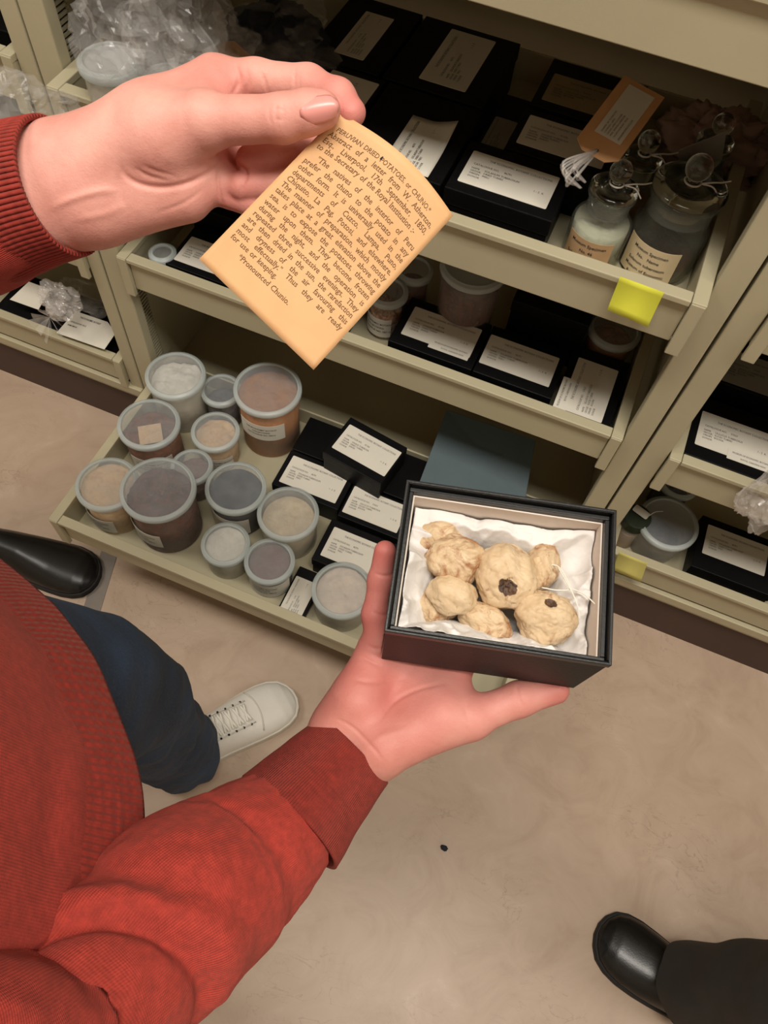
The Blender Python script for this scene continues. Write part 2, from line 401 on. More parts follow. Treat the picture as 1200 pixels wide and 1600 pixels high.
def label_text(lines, W_, D_):
    P = []
    for t, x, y, s, xs in lines:
        v, f = words_mesh(t, s * D_, xs=xs * .9, serif=True)
        if len(v) and v[:, 0].max() > (.94 - x) * W_: v[:, 0] *= (.94 - x) * W_ / v[:, 0].max()
        if len(v): v[:, 0] += (x - .5) * W_; v[:, 1] += (y - .5) * D_; P.append((v, f))
    return merge(P)
LW, LD = .113, .062
TXT = []
for i, (num, nm, cty, sub) in enumerate([('46791', 'SOLANUM TUBEROSUM', 'DRIED TUBERS', 'PERU'), ('41106', 'OXALIS TUBEROSA', 'DRIED TUBERS', 'ANDES'), ('57623', 'ULLUCUS TUBEROSUS', 'SLICED TUBERS', 'BOLIVIA')]):
    vf = label_text([('THE ECONOMIC BOTANY COLLECTIONS', .22, .80, .085, 1.0), ('CATALOGUE NO.', .07, .60, .075, 1.0), (num, .42, .60, .075, 1.0),
                     ('NAME', .07, .47, .07, 1), (nm, .22, .47, .075, 1.0), (cty, .22, .39, .07, 1.0), ('GEOGR.', .07, .39, .07, 1), (sub, .22, .31, .07, 1), ('ORIGIN', .07, .31, .07, 1), ('DONOR', .07, .22, .07, 1), ('I - 2  K', .80, .36, .08, 1)], LW, LD)
    me = bpy.data.meshes.new('printed_text'); me.from_pydata(vf[0].tolist(), [], vf[1]); me.materials.append(M['ink']); TXT.append(me)
SLIPT = None
vf = label_text([('MUSEUM OF ECONOMIC BOTANY', .1, .62, .22, 1), ('ROYAL GARDENS KEW', .3, .25, .2, 1)], .066, .02)
SLIPT = bpy.data.meshes.new('printed_text'); SLIPT.from_pydata(vf[0].tolist(), [], vf[1]); SLIPT.materials.append(M['ink'])
def round_rect(w_, d_, r=.002, z0=0, z1=.0004, n=3):
    pts = []
    for cx, cy, a0 in ((w_ / 2 - r, d_ / 2 - r, 0), (-w_ / 2 + r, d_ / 2 - r, 90), (-w_ / 2 + r, -d_ / 2 + r, 180), (w_ / 2 - r, -d_ / 2 + r, 270)):
        for k in range(n + 1): q = math.radians(a0 + 90 * k / n); pts.append((cx + r * math.cos(q), cy + r * math.sin(q)))
    m = len(pts); V = [(x, y, z0) for x, y in pts] + [(x, y, z1) for x, y in pts]
    F = [tuple(range(m))[::-1], tuple(range(m, 2 * m))] + [(i, (i + 1) % m, m + (i + 1) % m, m + i) for i in range(m)]
    return np.array(V), F
def put(o, x, y, z, rz=0, s=None):
    o.location = (x, y, z); o.rotation_euler = (0, 0, rz)
    if s: o.scale = s
def sub_mesh(name, me, parent, x, y, z, rz=0, s=None):
    o = bpy.data.objects.new(name, me); COL.objects.link(o); o.parent = parent; put(o, x, y, z, rz, s); WM[o.name] = WM[parent.name].copy(); return o

# ================================================================== THE ROOM
def struct(name, vf, mat): return setp(mk(name, vf, mat), kind='structure')
struct('floor', box(-3, 3, -1.6, 1.6, -.05, 0), M['floor'])
struct('ceiling', box(-3, 3, -1.6, 1.6, 3.0, 3.05), M['ceiling'])
struct('wall_back', box(-3, 3, -1.6, -1.5, 0, 3.0), M['wallm'])
# a grey strip let into the floor under the pulled-out drawer
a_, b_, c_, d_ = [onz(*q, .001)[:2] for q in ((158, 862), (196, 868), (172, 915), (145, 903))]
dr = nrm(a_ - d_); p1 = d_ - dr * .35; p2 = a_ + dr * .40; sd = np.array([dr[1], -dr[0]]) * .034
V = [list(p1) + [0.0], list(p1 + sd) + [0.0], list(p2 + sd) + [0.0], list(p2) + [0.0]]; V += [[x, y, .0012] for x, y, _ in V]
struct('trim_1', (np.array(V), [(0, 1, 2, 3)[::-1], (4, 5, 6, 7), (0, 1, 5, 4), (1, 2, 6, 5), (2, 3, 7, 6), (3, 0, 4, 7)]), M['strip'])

# ================================================================== CABINETS
FY, ZT = .7565, (.237, .537, .837, 1.137, 1.437, 1.737)
def drawer_mesh(X0, X1, Yf, zr, D=.42):
    L = .0175; P = [box(X0 + L + .0008, X1 - L - .0008, Yf, Yf + L, zr - .008, zr),          # front lip
        box(X0 + L, X1 - L, Yf + .007, Yf + L - .002, zr - .070, zr - .007),                     # front
        box(X0 + L - .002, X1 - L + .002, Yf + .008, Yf + D, zr - .068, zr - .064),
        box(X0 + L, X1 - L, Yf + D - .004, Yf + D, zr - .066, zr - .022)]
    for a, b in ((X0, X0 + L), (X1 - L, X1)):
        P += [box(a, b, Yf + .0005, Yf + D, zr - .010, zr), box(a + .001, b - .001, Yf + .004, Yf + D, zr - .066, zr - .009),
              box(a + .0005, b - .0005, Yf - .0005, Yf + .008, zr - .083, zr - .002)]
    return merge(P)
def cabinet(x0, x1, pl, pr, label, drawers):
    t = thing('storage_cabinet', label, 'cabinet', ((x0 + x1) / 2, FY, 0))
    K = dict(parent=t, world=True)
    for a, b in ((x0 + .002, x0 + pl), (x1 - pr, x1 - .002)):
        mk('front_post', box(a, b, FY, FY + .022, .135, 2.05), M['paint'], bevel=.002, **K)
    for s, a in ((1, x0 + .002), (-1, x1 - .002)):
        b = a + s * .012; mk('side_panel', box(min(a, b), max(a, b), FY + .02, 1.22, .0, 2.05), M['paint'], **K)
        c = b + s * .0012
        c = b + s * .0125; st = [box(min(b, c), max(b, c), y, y + .02, .2, 2.0) for y in (1.15,)]; c = b + s * .0012
        X = sorted((c, c + s * .003)); st.append(box(X[0], X[1], FY + .026, FY + .034, .2, 2.0)); st.append(box(X[0], X[1], FY + .064, FY + .10, .2, 2.0))
        z = .2
        while z < 2.0: st.append(box(X[0], X[1], FY + .033, FY + .065, z, z + .0040)); z += .0078
        mk('slotted_runner', merge(st), M['paint'], **K)
        B_ = sorted((b, b + s * .0008)); mk('slot_shade', box(B_[0], B_[1], FY + .028, FY + .07, .2, 2.0), M['dark'], **K)  # near-black strip: the shade inside the panel slots, put in as colour
    mk('back_panel', box(x0 + .01, x1 - .01, 1.21, 1.22, 0, 2.05), M['paint'], **K)
    mk('top_panel', box(x0 + .002, x1 - .002, FY, 1.22, 2.05, 2.08), M['paint'], **K)
    mk('bottom_panel', box(x0 + .014, x1 - .014, FY + .01, 1.21, .135, .145), M['paint'], **K)
    mk('base_rail', merge([box(x0 + .002, x1 - .002, FY - .008, FY + .02, .138, .160), box(x0 + .002, x1 - .002, FY - .003, FY + .02, .126, .139)]), M['paint'], bevel=.0015, **K)
    mk('plinth', merge([box(x0, x1 - .0, FY + .004, FY + .02, 0, .132), box(x0 + .0, x0 + .003, FY + .0025, FY + .01, 0, .13)]), M['plinth'], **K)
    for yf, zr in drawers:
        mk('drawer', drawer_mesh(x0 + pl + .0015, x1 - pr - .0015, yf, zr), M['paint'], bevel=.0012, **K)
    return t
XL, XR = -.757, .170
cabinet(XL, XR, .0402, .034, 'pale olive metal cabinet in the middle with its lowest drawer pulled right out', [(.399, .232), (.748, .537), (.718, .837), (.715, 1.14), (.748, 1.44), (.748, 1.74)])
cabinet(XL - .927, XL, .034, .030, 'pale olive metal cabinet at the left edge behind the wrist with every drawer shut', [(.748, z) for z in ZT])
cabinet(XR, XR + .927, .034, .034, 'pale olive metal cabinet on the right with bags hanging over its drawers', [(.748, z) for z in ZT])
FLT, FLM, FLB = .773, .473, .168     # inner floor heights of the three drawers of the middle cabinet

# ---- sticky notes on the drawer fronts
def note(q, y, mat, label):
    P = [ony(a, b, y) for a, b in q]; c = sum(P) / 4
    t = thing('sticky_note', label, 'sticky note', c)
    V = []; F = []; n = 6
    for j in range(n + 1):
        for i in range(2):
            u = j / n; p = P[0] * (1 - i) * (1 - u) + P[1] * i * (1 - u) + P[3] * (1 - i) * u + P[2] * i * u
            p = p + np.array([0, -.010 * u * u, 0]); V.append(p)
    for j in range(n): F.append((2 * j, 2 * j + 2, 2 * j + 3, 2 * j + 1))
    mk('paper', (V, F), mat, t, world=True, thick=.0003, smooth=True)
    return t
note([(969, 432), (1038, 457), (1015, 502), (952, 475)], .7135, M['postit'], 'bright yellow sticky note on the drawer front below the large glass jar')
note([(967, 862), (1012, 880), (1003, 902), (960, 884)], .7435, M['postit_old'], 'faded yellow sticky note on the bottom drawer of the right cabinet')

# ================================================================== BLACK SPECIMEN BOXES
def sbox(x0, x1, y0, y1, z0, z1, label, lab=None, rz=0, portrait=False, slip=None, mat='label', txt=0, group=None, lift=None, cat='box', bm='black'):
    cx, cy = (x0 + x1) / 2, (y0 + y1) / 2; w_, d_, h = x1 - x0, y1 - y0, z1 - z0
    t = thing('specimen_box', label, cat, (cx, cy, z0), rz, group)
    lh = min(.022, h * .45)
    mk('base', box(-w_ / 2 + .0015, w_ / 2 - .0015, -d_ / 2 + .0015, d_ / 2 - .0015, 0, h - .002), M[bm], t, bevel=.0008)
    mk('lid', box(-w_ / 2, w_ / 2, -d_ / 2, d_ / 2, h - lh, h), M[bm], t, bevel=.0012)
    if lab:
        lx0, lx1, ly0, ly1 = lab; lw, ld = lx1 - lx0, ly1 - ly0; lx, ly = (lx0 + lx1) / 2 - cx, (ly0 + ly1) / 2 - cy
        o = mk('paper_label', round_rect(lw, ld), M[mat], t); put(o, lx, ly, h + .0002)
        sx, sy = (ld / LW, lw / LD) if portrait else (lw / LW, ld / LD)
        sub_mesh('printed_text', TXT[txt], o, 0, 0, .0006, PI / 2 if portrait else 0, (min(sx, 1.0), min(sy, 1.0), 1))
        if slip:
            sxx, syy = slip; s = mk('paper_slip', round_rect(.066, .02, .0006), M[mat], t)
            rr = PI / 2 if portrait else 0; put(s, sxx - cx, syy - cy, h + .0007, rr); sub_mesh('printed_text', SLIPT, s, 0, 0, .0006)
    return t
# top drawer, front to back
z = .84
sbox(-.197, -.062, .768, .868, FLT, z, 'black box with wide typed label at the top drawer front beside the glass jars', (-.187, -.075, .785, .848), txt=0)
sbox(-.155, -.018, .873, .965, FLT, z, 'black labelled box right behind the wide front box, under the tip of the manila tag', (-.145, -.033, .888, .951), txt=1)
sbox(-.153, -.018, .975, 1.09, FLT, z, 'black box with a browned label, rearmost behind the manila tag', (-.142, -.030, .990, 1.055), mat='label_old', txt=2)
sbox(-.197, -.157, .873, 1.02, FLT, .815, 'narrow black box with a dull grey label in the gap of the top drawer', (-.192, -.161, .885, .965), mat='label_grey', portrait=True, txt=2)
sbox(-.460, -.352, .935, 1.10, FLT, z, 'black box with small upright label at the photo top edge beside clear bags', (-.426, -.383, .955, 1.067), portrait=True, txt=1)
sbox(-.347, -.205, .935, 1.10, FLT, z, 'black box with a large upright label at the back of the top drawer', (-.303, -.237, .955, 1.086), portrait=True, txt=0)
sbox(-.460, -.338, .768, .928, FLT, z, 'black box whose upright label shows just past the fingertip', (-.410, -.343, .80, .917), portrait=True, txt=2)
bx_ = sbox(-.333, -.202, .768, .928, FLT, z, 'black box whose curling upright label sticks out behind the old printed card')
lf = []; n = 10          # the curling label: lies flat, its right corner lifts
for j in range(n + 1):
    for i in range(n + 1):
        u, v = i / n, j / n; x = -.280 + .060 * u; y = .772 + .105 * v
        lf.append((x, y, z + .001 + .012 * max(0, u + v - 1.45) ** 1.3 * 2 + .004 * max(0, .2 - v) * u))
ff = [(j * (n + 1) + i, j * (n + 1) + i + 1, (j + 1) * (n + 1) + i + 1, (j + 1) * (n + 1) + i) for j in range(n) for i in range(n)]
lb = mk('paper_label', (lf, ff), M['label'], bx_, world=True, smooth=True, thick=.0003)
sub_mesh('printed_text', TXT[0], lb, .0175, -.024, .0685, PI / 2, (.88, .9, 1))
# middle drawer
z = .53
sbox(-.252, -.113, .782, .885, FLM, z, 'black box with an overlapping paper slip on its label beside the husk jar', (-.239, -.124, .803, .867), slip=(-.158, .806), txt=1)
sbox(-.111, .016, .782, .885, FLM, z, 'black box with one plain typed label in the middle of the middle drawer', (-.108, .006, .802, .865), txt=0)
sbox(.022, .112, .762, .905, FLM, z, 'black box with a label turned upright at the right end of the middle drawer', (.033, .098, .771, .881), portrait=True, slip=(.032, .800), txt=2)
sbox(-.095, .030, .905, 1.10, FLM, .575, 'tall plain black box in shadow behind the plain typed label')
q = onz(286, 424, .53)
sbox(-.642, -.517, .775, .88, FLM, z, 'black box with a typed label half hidden below the left corner of the old card', (-.634, -.524, .788, .848), txt=1)
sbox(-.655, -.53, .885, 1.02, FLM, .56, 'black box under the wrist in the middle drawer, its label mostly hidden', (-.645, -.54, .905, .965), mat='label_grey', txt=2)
sbox(-.455, -.33, .775, .90, FLM, z, 'black box behind the old card in the middle drawer', (-.45, -.34, .79, .85), txt=0)
sbox(-.512, -.46, .775, .90, FLM, z, 'narrow plain black box behind the lower left edge of the old card')
# bottom drawer
z = .22
sbox(-.400, -.266, .632, .715, FLB, z, 'black box with a large label beneath the dark stacked box, next to the amber jar', (-.390, -.276, .642, .705), txt=0)
sbox(-.262, -.135, .622, .697, FLB, z, 'black box with a label partly covered by the corner of the stacked box', (-.258, -.150, .632, .692), txt=2)
sbox(-.400, -.266, .718, .80, FLB, z, 'plain black box at the back beside the amber jar')
sbox(-.262, -.135, .702, .80, FLB, z, 'plain black box at the back under the stacked box')
sbox(-.322, -.198, .692, .787, z, .275, 'small black box lying askew on top of the others in the pulled-out drawer', (-.314, -.201, .7095, .7715), rz=math.radians(-9), txt=1)
sbox(-.268, -.135, .523, .612, FLB, z, 'black labelled box between the cream jar and the hand', (-.257, -.145, .536, .598), txt=0)
sbox(-.287, -.238, .418, .515, FLB, .190, 'low black box whose white label pokes out beside the small mauve-lidded jar', (-.284, -.243, .423, .495), portrait=True, txt=1)
sbox(.015, .125, .68, .80, FLB, z, 'black box with a sliver of label just above the top edge of the held box', (.02, .115, .735, .785), txt=1)
# right cabinet
sbox(.224, .375, .772, .890, FLM, .53, 'black box with a slip pasted over its label in the right cabinet', (.236, .350, .795, .862), slip=(.318, .800), txt=2)
sbox(.362, .512, .79, .905, .173, .225, 'black box with a plain label in the bottom drawer of the right cabinet', (.375, .490, .824, .889), txt=0)
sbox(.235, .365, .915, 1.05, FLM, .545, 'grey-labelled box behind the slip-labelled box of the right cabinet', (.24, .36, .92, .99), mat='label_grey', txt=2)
sbox(.385, .50, .80, 1.0, FLM, .56, 'dusky pink card box standing at the right edge of the photo', bm='pink')
# left cabinet
sbox(-1.10, -.90, .775, .88, .173, .222, 'long black box under the clear bag in the bottom drawer of the left cabinet')
sbox(-.895, -.81, .775, .90, .173, .215, 'black box at the right end of the left cabinet bottom drawer')
sbox(-1.02, -.82, .80, .95, FLM, .54, 'dark brown box beneath the cuff in the left cabinet', bm='plinth')
sbox(-.98, -.83, .80, .95, FLT, .83, 'black box in shadow at the far left in the upper drawer')
# blue grey board lying across the back of the pulled-out drawer
P = [onz(698, 640, .285), onz(837, 688, .285), onz(820, 785, .232), onz(652, 762, .232)]
nv = nrm(np.cross(P[1] - P[0], P[3] - P[0])); nv = nv * (1 if nv[2] < 0 else -1)
V = P + [p + nv * .006 for p in P]
t = thing('blue_board', 'slate blue card folder propped at the back of the pulled-out drawer', 'folder', sum(P) / 4)
mk('cover', (V, [(0, 1, 2, 3), (7, 6, 5, 4), (0, 4, 5, 1), (1, 5, 6, 2), (2, 6, 7, 3), (3, 7, 4, 0)]), M['board'], t, world=True, bevel=.0008)

# ================================================================== PLASTIC JARS
def bumpy_top(r, h, amp, sc, seed, n=18, m=48, slope=0.0):
    """contents: a solid plug whose top is uneven"""
    V = [(0, 0, 0)] ; F = []
    V += [(r * math.cos(2 * PI * i / m), r * math.sin(2 * PI * i / m), 0) for i in range(m)]
    for i in range(m): F.append((0, 1 + (i + 1) % m, 1 + i))
    base = len(V)
    for j in range(n, 0, -1):
        rr = r * j / n
        for i in range(m):
            x, y = rr * math.cos(2 * PI * i / m), rr * math.sin(2 * PI * i / m)
            V.append((x, y, h + slope * x / r + amp * mn.fractal(Vector((x * sc + seed, y * sc, seed)), .8, 2.0, 4) + amp * .8 * (1 - (rr / r) ** 2)))
    V.append((0, 0, h + amp * .8))
    for i in range(m): F.append((1 + i, 1 + (i + 1) % m, base + (i + 1) % m, base + i))
    for j in range(n - 1):
        for i in range(m):
            a = base + j * m; F.append((a + i, a + (i + 1) % m, a + m + (i + 1) % m, a + m + i))
    a = base + (n - 1) * m; c = len(V) - 1
    for i in range(m): F.append((a + i, a + (i + 1) % m, c))
    return np.array(V), F
def wrap_label(r, a0, a1, z0, z1, n=20):
    V = []; F = []
    for i in range(n + 1):
        q = a0 + (a1 - a0) * i / n
        for rr in (r, r + .0004):
            for zz in (z0, z1): V.append((rr * math.cos(q), rr * math.sin(q), zz))
    for i in range(n):
        a = 4 * i; b = a + 4
        F += [(a + 2, b + 2, b + 3, a + 3), (a, a + 1, b + 1, b), (a + 1, a + 3, b + 3, b + 1), (a, b, b + 2, a + 2)]
    F += [(0, 2, 3, 1), (4 * n, 4 * n + 1, 4 * n + 3, 4 * n + 2)]
    return np.array(V), F
def wrap_text(lines, r, ac, zc, s):
    P = []
    for k, t in enumerate(lines):
        v, f = words_mesh(t, s, 'CENTER'); v = v.copy()
        q = ac + v[:, 0] / r; zz = zc + v[:, 1] - k * s * 1.5
        P.append((np.stack([(r) * np.cos(q), (r) * np.sin(q), zz], 1), f))
    return merge(P)
def jar(c, wpx, ztop, floor, label, mat, fill, lidmat='lid', body='jar', amp=.004, sc=60, lab=None, paper=False, taper=.0, dy=0, dx=0, name='specimen_jar', linner=None, slope=0, rim='lidrim', group=None, lid_flat=False, pos=None):
    p = onz(c[0], c[1], ztop) if pos is None else np.array(pos); dep = (RC.T @ (p - CAM))[2]; R = .5 * wpx * dep / FOC if pos is None else wpx
    H = ztop - floor; t = thing(name, label, 'jar', (p[0] + dx, p[1] + dy, floor), 0, group)
    rb = R - .0045; r0 = rb * (1 - taper)
    mk('body', lathe([(0, 0), (r0 * .93, 0), (r0 * .985, .0015), (r0, .006), (rb, H - .022), (rb, H - .006), (rb - .0015, H - .006), (rb - .0015, H - .02), (r0 - .002, .006), (r0 * .9, .003), (0, .003)], 56), M[body], t, smooth=True)
    mk('contents', bumpy_top(min(rb, r0) - .0032, max(.006, H * fill), amp, sc, random.random() * 40, slope=slope), M[mat], t, smooth=True)
    # snap-on lid: raised edge bead, recessed translucent disc
    mk('lid', lathe([(0, H - .0042), (R - .0088, H - .0042), (R - .0080, H - .0034), (R - .0080, H - .0054), (0, H - .0054)], 64), M[lidmat], t, smooth=False)
    mk('lid_rim', lathe([(R - .0082, H - .005), (R - .0078, H - .0006), (R - .0066, H), (R - .0052, H - .0004), (R - .0040, H - .0020), (R - .0018, H - .0024), (R, H - .004), (R, H - .011), (R - .001, H - .0125), (R - .0030, H - .0125), (R - .0032, H - .005), (R - .0082, H - .005)], 64), M[rim], t, smooth=True)
    if lab:
        a0, a1, f0, f1 = lab; rr = rb * (1 - taper * .5) + .0004
        o = mk('paper_label', wrap_label(rr, math.radians(a0), math.radians(a1), H * f0, H * f1), M['label'], t, smooth=False)
        mk('printed_text', wrap_text(['THE ECONOMIC BOTANY', 'COLLECTIONS', 'CATALOGUE NO. 58316'], rr + .0007, math.radians((a0 + a1) / 2), H * (f0 + (f1 - f0) * .68), .0052), M['ink'], o)
    if paper:
        o = mk('paper_slip', box(-.021, .021, -.021, .021, 0, .0006), M['c_peach'], t); put(o, .004, -.008, H * fill + .012, .65)
    return t
jar((418, 605), 107, .318, FLB, 'tallest jar, amber brown contents and a wrapped label, at the back of the pulled-out drawer', 'c_amber', .86, lab=(-125, -35, .42, .72), amp=.003)
jar((246, 762), 118, .305, FLB, 'widest jar, full of red brown bark, at the front left of the pulled-out drawer', 'c_redbrown', .80, lab=(-145, -68, .22, .52), amp=.010, sc=40)
jar((269, 582), 94, .290, FLB, 'jar of white fluff nearest the cabinet post', 'c_white', .80, body='jar_cloud', amp=.010, sc=30, dx=.006)
jar((224, 657), 97, .275, FLB, 'brown-filled jar with a square of cream paper under its lid', 'c_brown', .66, paper=True, lab=(-110, -20, .05, .55), dx=.010)
jar((345, 607), 64, .262, FLB, 'small grey-lidded jar tucked behind the tall amber jar', 'c_grey', .6, lidmat='lid', body='jar')
jar((336, 672), 76, .250, FLB, 'small jar with a peach-coloured top and orange streaked side', 'c_peach', .78, lab=(-100, -20, .05, .5), amp=.004)
jar((299, 727), 66, .246, FLB, 'small mauve-lidded jar squeezed in behind the widest jar', 'c_mauve', .7)
jar((157, 750), 98, .272, FLB, 'squat jar of peach coloured grain in the front left corner of the drawer', 'c_peach', .86, lab=(-150, -60, .12, .5), amp=.002, dx=.012)
jar((368, 760), 96, .268, FLB, 'jar with a near-black top and a white wrap-around label', 'c_dark', .84, lab=(-150, -40, .12, .62), amp=.003)
jar((352, 848), 77, .240, FLB, 'small jar of white powder at the drawer front, left of the mauve-topped one', 'c_white', .88, amp=.002, body='jar_cloud')
jar((450, 800), 97, .262, FLB, 'jar of cream grains in the middle of the pulled-out drawer beside a black label box', 'c_cream', .72, body='jar_cloud', amp=.003)
jar((421, 875), 80, .240, FLB, 'small mauve-topped jar with a rusty ring at the front edge of the drawer', 'c_mauve', .84, lab=(-170, -10, .05, .68), amp=.002)
jar((535, 920), 97, .250, FLB, 'jar of pale cream powder beside the little finger of the lower hand', 'c_powder', .86, body='jar_cloud', amp=.003)
# top drawer, left end
jar((167, 88), 104, .885, FLT, 'large white plastic tub in the corner of the top drawer under the clear bag', 'c_white', .62, body='jar_cloud', lidmat='lid_milky', amp=.004, dx=.004)
jar((262, 120), 92, .872, FLT, 'white tub just above the wrist beside the larger tub', 'c_powder', .6, body='jar_cloud', lidmat='lid_milky')
# middle drawer
jar((253, 392), 44, .535, FLM, 'tiny clear jar in the left corner of the middle drawer', 'c_white', .3, lidmat='lid')
jar((606, 452), 66, .560, FLM, 'jar of brown husks with a half-wrapped white label peeking out from behind the card', 'c_husk', .55, lab=(-160, -50, .1, .55), amp=.008, sc=90)
jar((648, 418), 62, .560, FLM, 'shadowed jar behind the husk jar in the middle drawer', 'c_redbrown', .6)
jar((742, 412), 108, .620, FLM, 'wide white-lidded jar of dark red flakes under the top drawer', 'c_redbrown', .75, lidmat='lidrim', amp=.008)
jar((962, 512), 84, .545, FLM, 'ridged olive jar in the back right corner of the middle drawer', 'c_amber', .6)
# right cabinet
jar((1046, 815), 96, .262, .173, 'frosted empty-looking jar in the bottom drawer of the right cabinet', 'c_grey', .25, body='jar_cloud', taper=.12)
jar((1060, 762), 66, .262, .173, 'dark jar lid in the shadow behind the frosted jar of the right cabinet', 'c_dark', .5, dy=.018)

# small bottle with a dark cap and swing tag, right cabinet
p = onz(997, 806, .262)
t = thing('sample_bottle', 'small bottle of tan powder with a dark green cap in the right cabinet', 'bottle', (p[0], p[1], .173))
H = .262 - .173
mk('body', lathe([(0, 0), (.021, 0), (.023, .003), (.023, H - .03), (.019, H - .022), (0, H - .022)], 40), M['jar_cloud'], t, smooth=True)
mk('contents', lathe([(0, .002), (.020, .002), (.020, H - .045), (0, H - .043)], 32), M['tan'], t)
mk('cap', lathe([(0, H), (.024, H), (.0255, H - .002), (.0255, H - .022), (0, H - .022)], 40), M['cap_green'], t)
t = thing('swing_tag', 'tiny white swing tag on a string lying on the dark bottle cap', 'tag', onz(1000, 798, .266))
c = onz(1002, 800, .2665); Mx = xf(round_rect(.030, .016, .003, 0, .0005), rz=math.radians(-20))
mk('card', (Mx[0] + c, Mx[1]), M['label'], t, world=True)
mk('string', tube(spline([onz(1014, 806, .267), onz(1024, 800, .272), onz(1036, 799, .266)], 5), .0007, 6), M['string'], t, world=True)

# ================================================================== GLASS APOTHECARY JARS
def apoth(px, ztop, R, H, label, cont, fillh, labmat='cream', lines=('Museum', 'Specimen'), labspan=(-140, -40), stop=.013, tie=True, contR=.9, showlab=True, floor=FLT, nk=.70):
    p = onz(px[0], px[1], ztop); t = thing('apothecary_jar', label, 'glass jar', (p[0], p[1], floor))
    hs = H
    out = [(0, .0), (R * .9, .0), (R, .004), (R, hs * .52), (R * .97, hs * .58), (R * .84, hs * .65), (R * nk, hs * .69), (R * nk * .97, hs * .73), (R * nk * .98, hs * .93), (R * nk * 1.10, hs * .95), (R * nk * 1.12, hs)]
    inn = [(R * nk * .9, hs), (R * nk * .88, hs * .72), (R * .80, hs * .635), (R * .93, hs * .57), (R - .003, hs * .51), (R - .003, .006), (0, .006)]
    mk('glass_body', lathe(out + inn, 64), M['glass'], t, smooth=True)
    s = hs + .001
    mk('stopper', lathe([(0, s - .024), (R * nk * .80, s - .024), (R * nk * .86, s), (R * nk * 1.10, s + .0005), (R * nk * 1.12, s + .004), (R * nk * 1.02, s + .0065), (R * nk * .62, s + .007), (R * nk * .55, s + .0045), (R * .22, s + .005), (R * .15, s + .009), (R * .14, s + .013)] +
       [(max(.0001, stop * math.sin(a)), s + .013 + stop * (1 - math.cos(a))) for a in np.linspace(.55, PI, 12)], 48), M['solid_glass'], t, smooth=True)
    mk('ground_neck', lathe([(R * nk * .99, hs * .93), (R * nk * .985, hs * .74), (R * nk * .90, hs * .74), (R * nk * .90, hs * .93), (R * nk * .99, hs * .93)], 48), M['lid'], t, smooth=True)
    if fillh: mk('contents', bumpy_top(R * contR, fillh, .004, 60, random.random() * 9), M[cont], t, smooth=True)
    if showlab:
        a0, a1 = map(math.radians, labspan)
        o = mk('paper_label', wrap_label(R + .0004, a0, a1, hs * .05, hs * .50), M[labmat], t)
        mk('printed_text', wrap_text(list(lines), R + .0011, (a0 + a1) / 2, hs * .40, .0062), M['ink'], o)
    if tie:
        zz = s + .0105; rr = R * .15 + .0025
        P = [(rr * math.cos(q), rr * math.sin(q), zz) for q in np.linspace(0, 2 * PI, 24)]
        mk('neck_string', merge([tube(P, .0011, 6), tube(spline([(rr, 0, zz), (rr + .012, .004, zz + .003), (rr + .022, .012, zz + .001), (rr + .030, .012, zz + .006)], 5), .0009, 6),
            tube(spline([(rr, 0, zz), (rr + .014, .0, zz), (rr + .024, -.002, zz - .008)], 5), .0009, 6)]), M['string'], t, smooth=True)
    return t
apoth((968, 275), .886, .037, .092, 'small stoppered glass jar with a tan label beside the wide-labelled black box', 'c_white', .050, 'tan', ('Museum Specimen', 'No. 46', 'Solanum tuberosum', 'Peru'), (-145, -50))
apoth((1093, 262), .910, .0455, .108, 'large stoppered glass jar with a cream label at the right end of the top drawer', 'c_redbrown', .022, 'cream', ('Museum Specimen', 'No.   Name', 'Solanum tuberosum', 'Museum of Economic', 'Royal Institution'), (-150, -60), stop=.015, nk=.86)
apoth((1015, 220), .887, .032, .086, 'glass jar with a long string hanging from its stopper, behind the small jar', 'c_amber', .035, showlab=False)
apoth((1134, 188), .900, .030, .095, 'glass jar in deep shadow behind the large one', 'c_brown', .05, showlab=False, tie=False)
# leaning sheet of paper behind the large jar and a manila tag tied with plastic loops
V = [onz(*q, zz) for q, zz in (((1060, 235), .90), ((1135, 205), .93), ((1128, 250), .88), ((1060, 262), .86))]
t = thing('paper_slip', 'dull grey paper slip leaning behind the large glass jar', 'paper', sum(V) / 4)
mk('sheet', (V, [(0, 1, 2, 3)]), M['label_grey'], t, world=True, thick=.0004)
t = thing('fabric_bundle', 'dim brown bundle at the back right of the top drawer', 'bundle', onz(1120, 150, .86))
def lump(c, r, seed, n=40, amp=.35, sc=2.2, squash=(1, 1, 1)):
    V = []; F = []
    for j in range(n + 1):
        for i in range(2 * n):
            th, ph = PI * j / n, PI * i / n; d = Vector((math.sin(th) * math.cos(ph), math.sin(th) * math.sin(ph), math.cos(th)))
            k = 1 + amp * (mn.fractal(d * sc + Vector((seed, seed * .7, 0)), .7, 2.0, 5)); V.append([c[q] + r * squash[q] * d[q] * k for q in range(3)])
    for j in range(n):
        for i in range(2 * n): F.append((j * 2 * n + i, (j + 1) * 2 * n + i, (j + 1) * 2 * n + (i + 1) % (2 * n), j * 2 * n + (i + 1) % (2 * n)))
    return np.array(V), F
mk('cloth', lump((.09, 1.03, .82), .055, 3.1, squash=(1.3, 1, .8)), M['pink'], t, world=True, smooth=True)

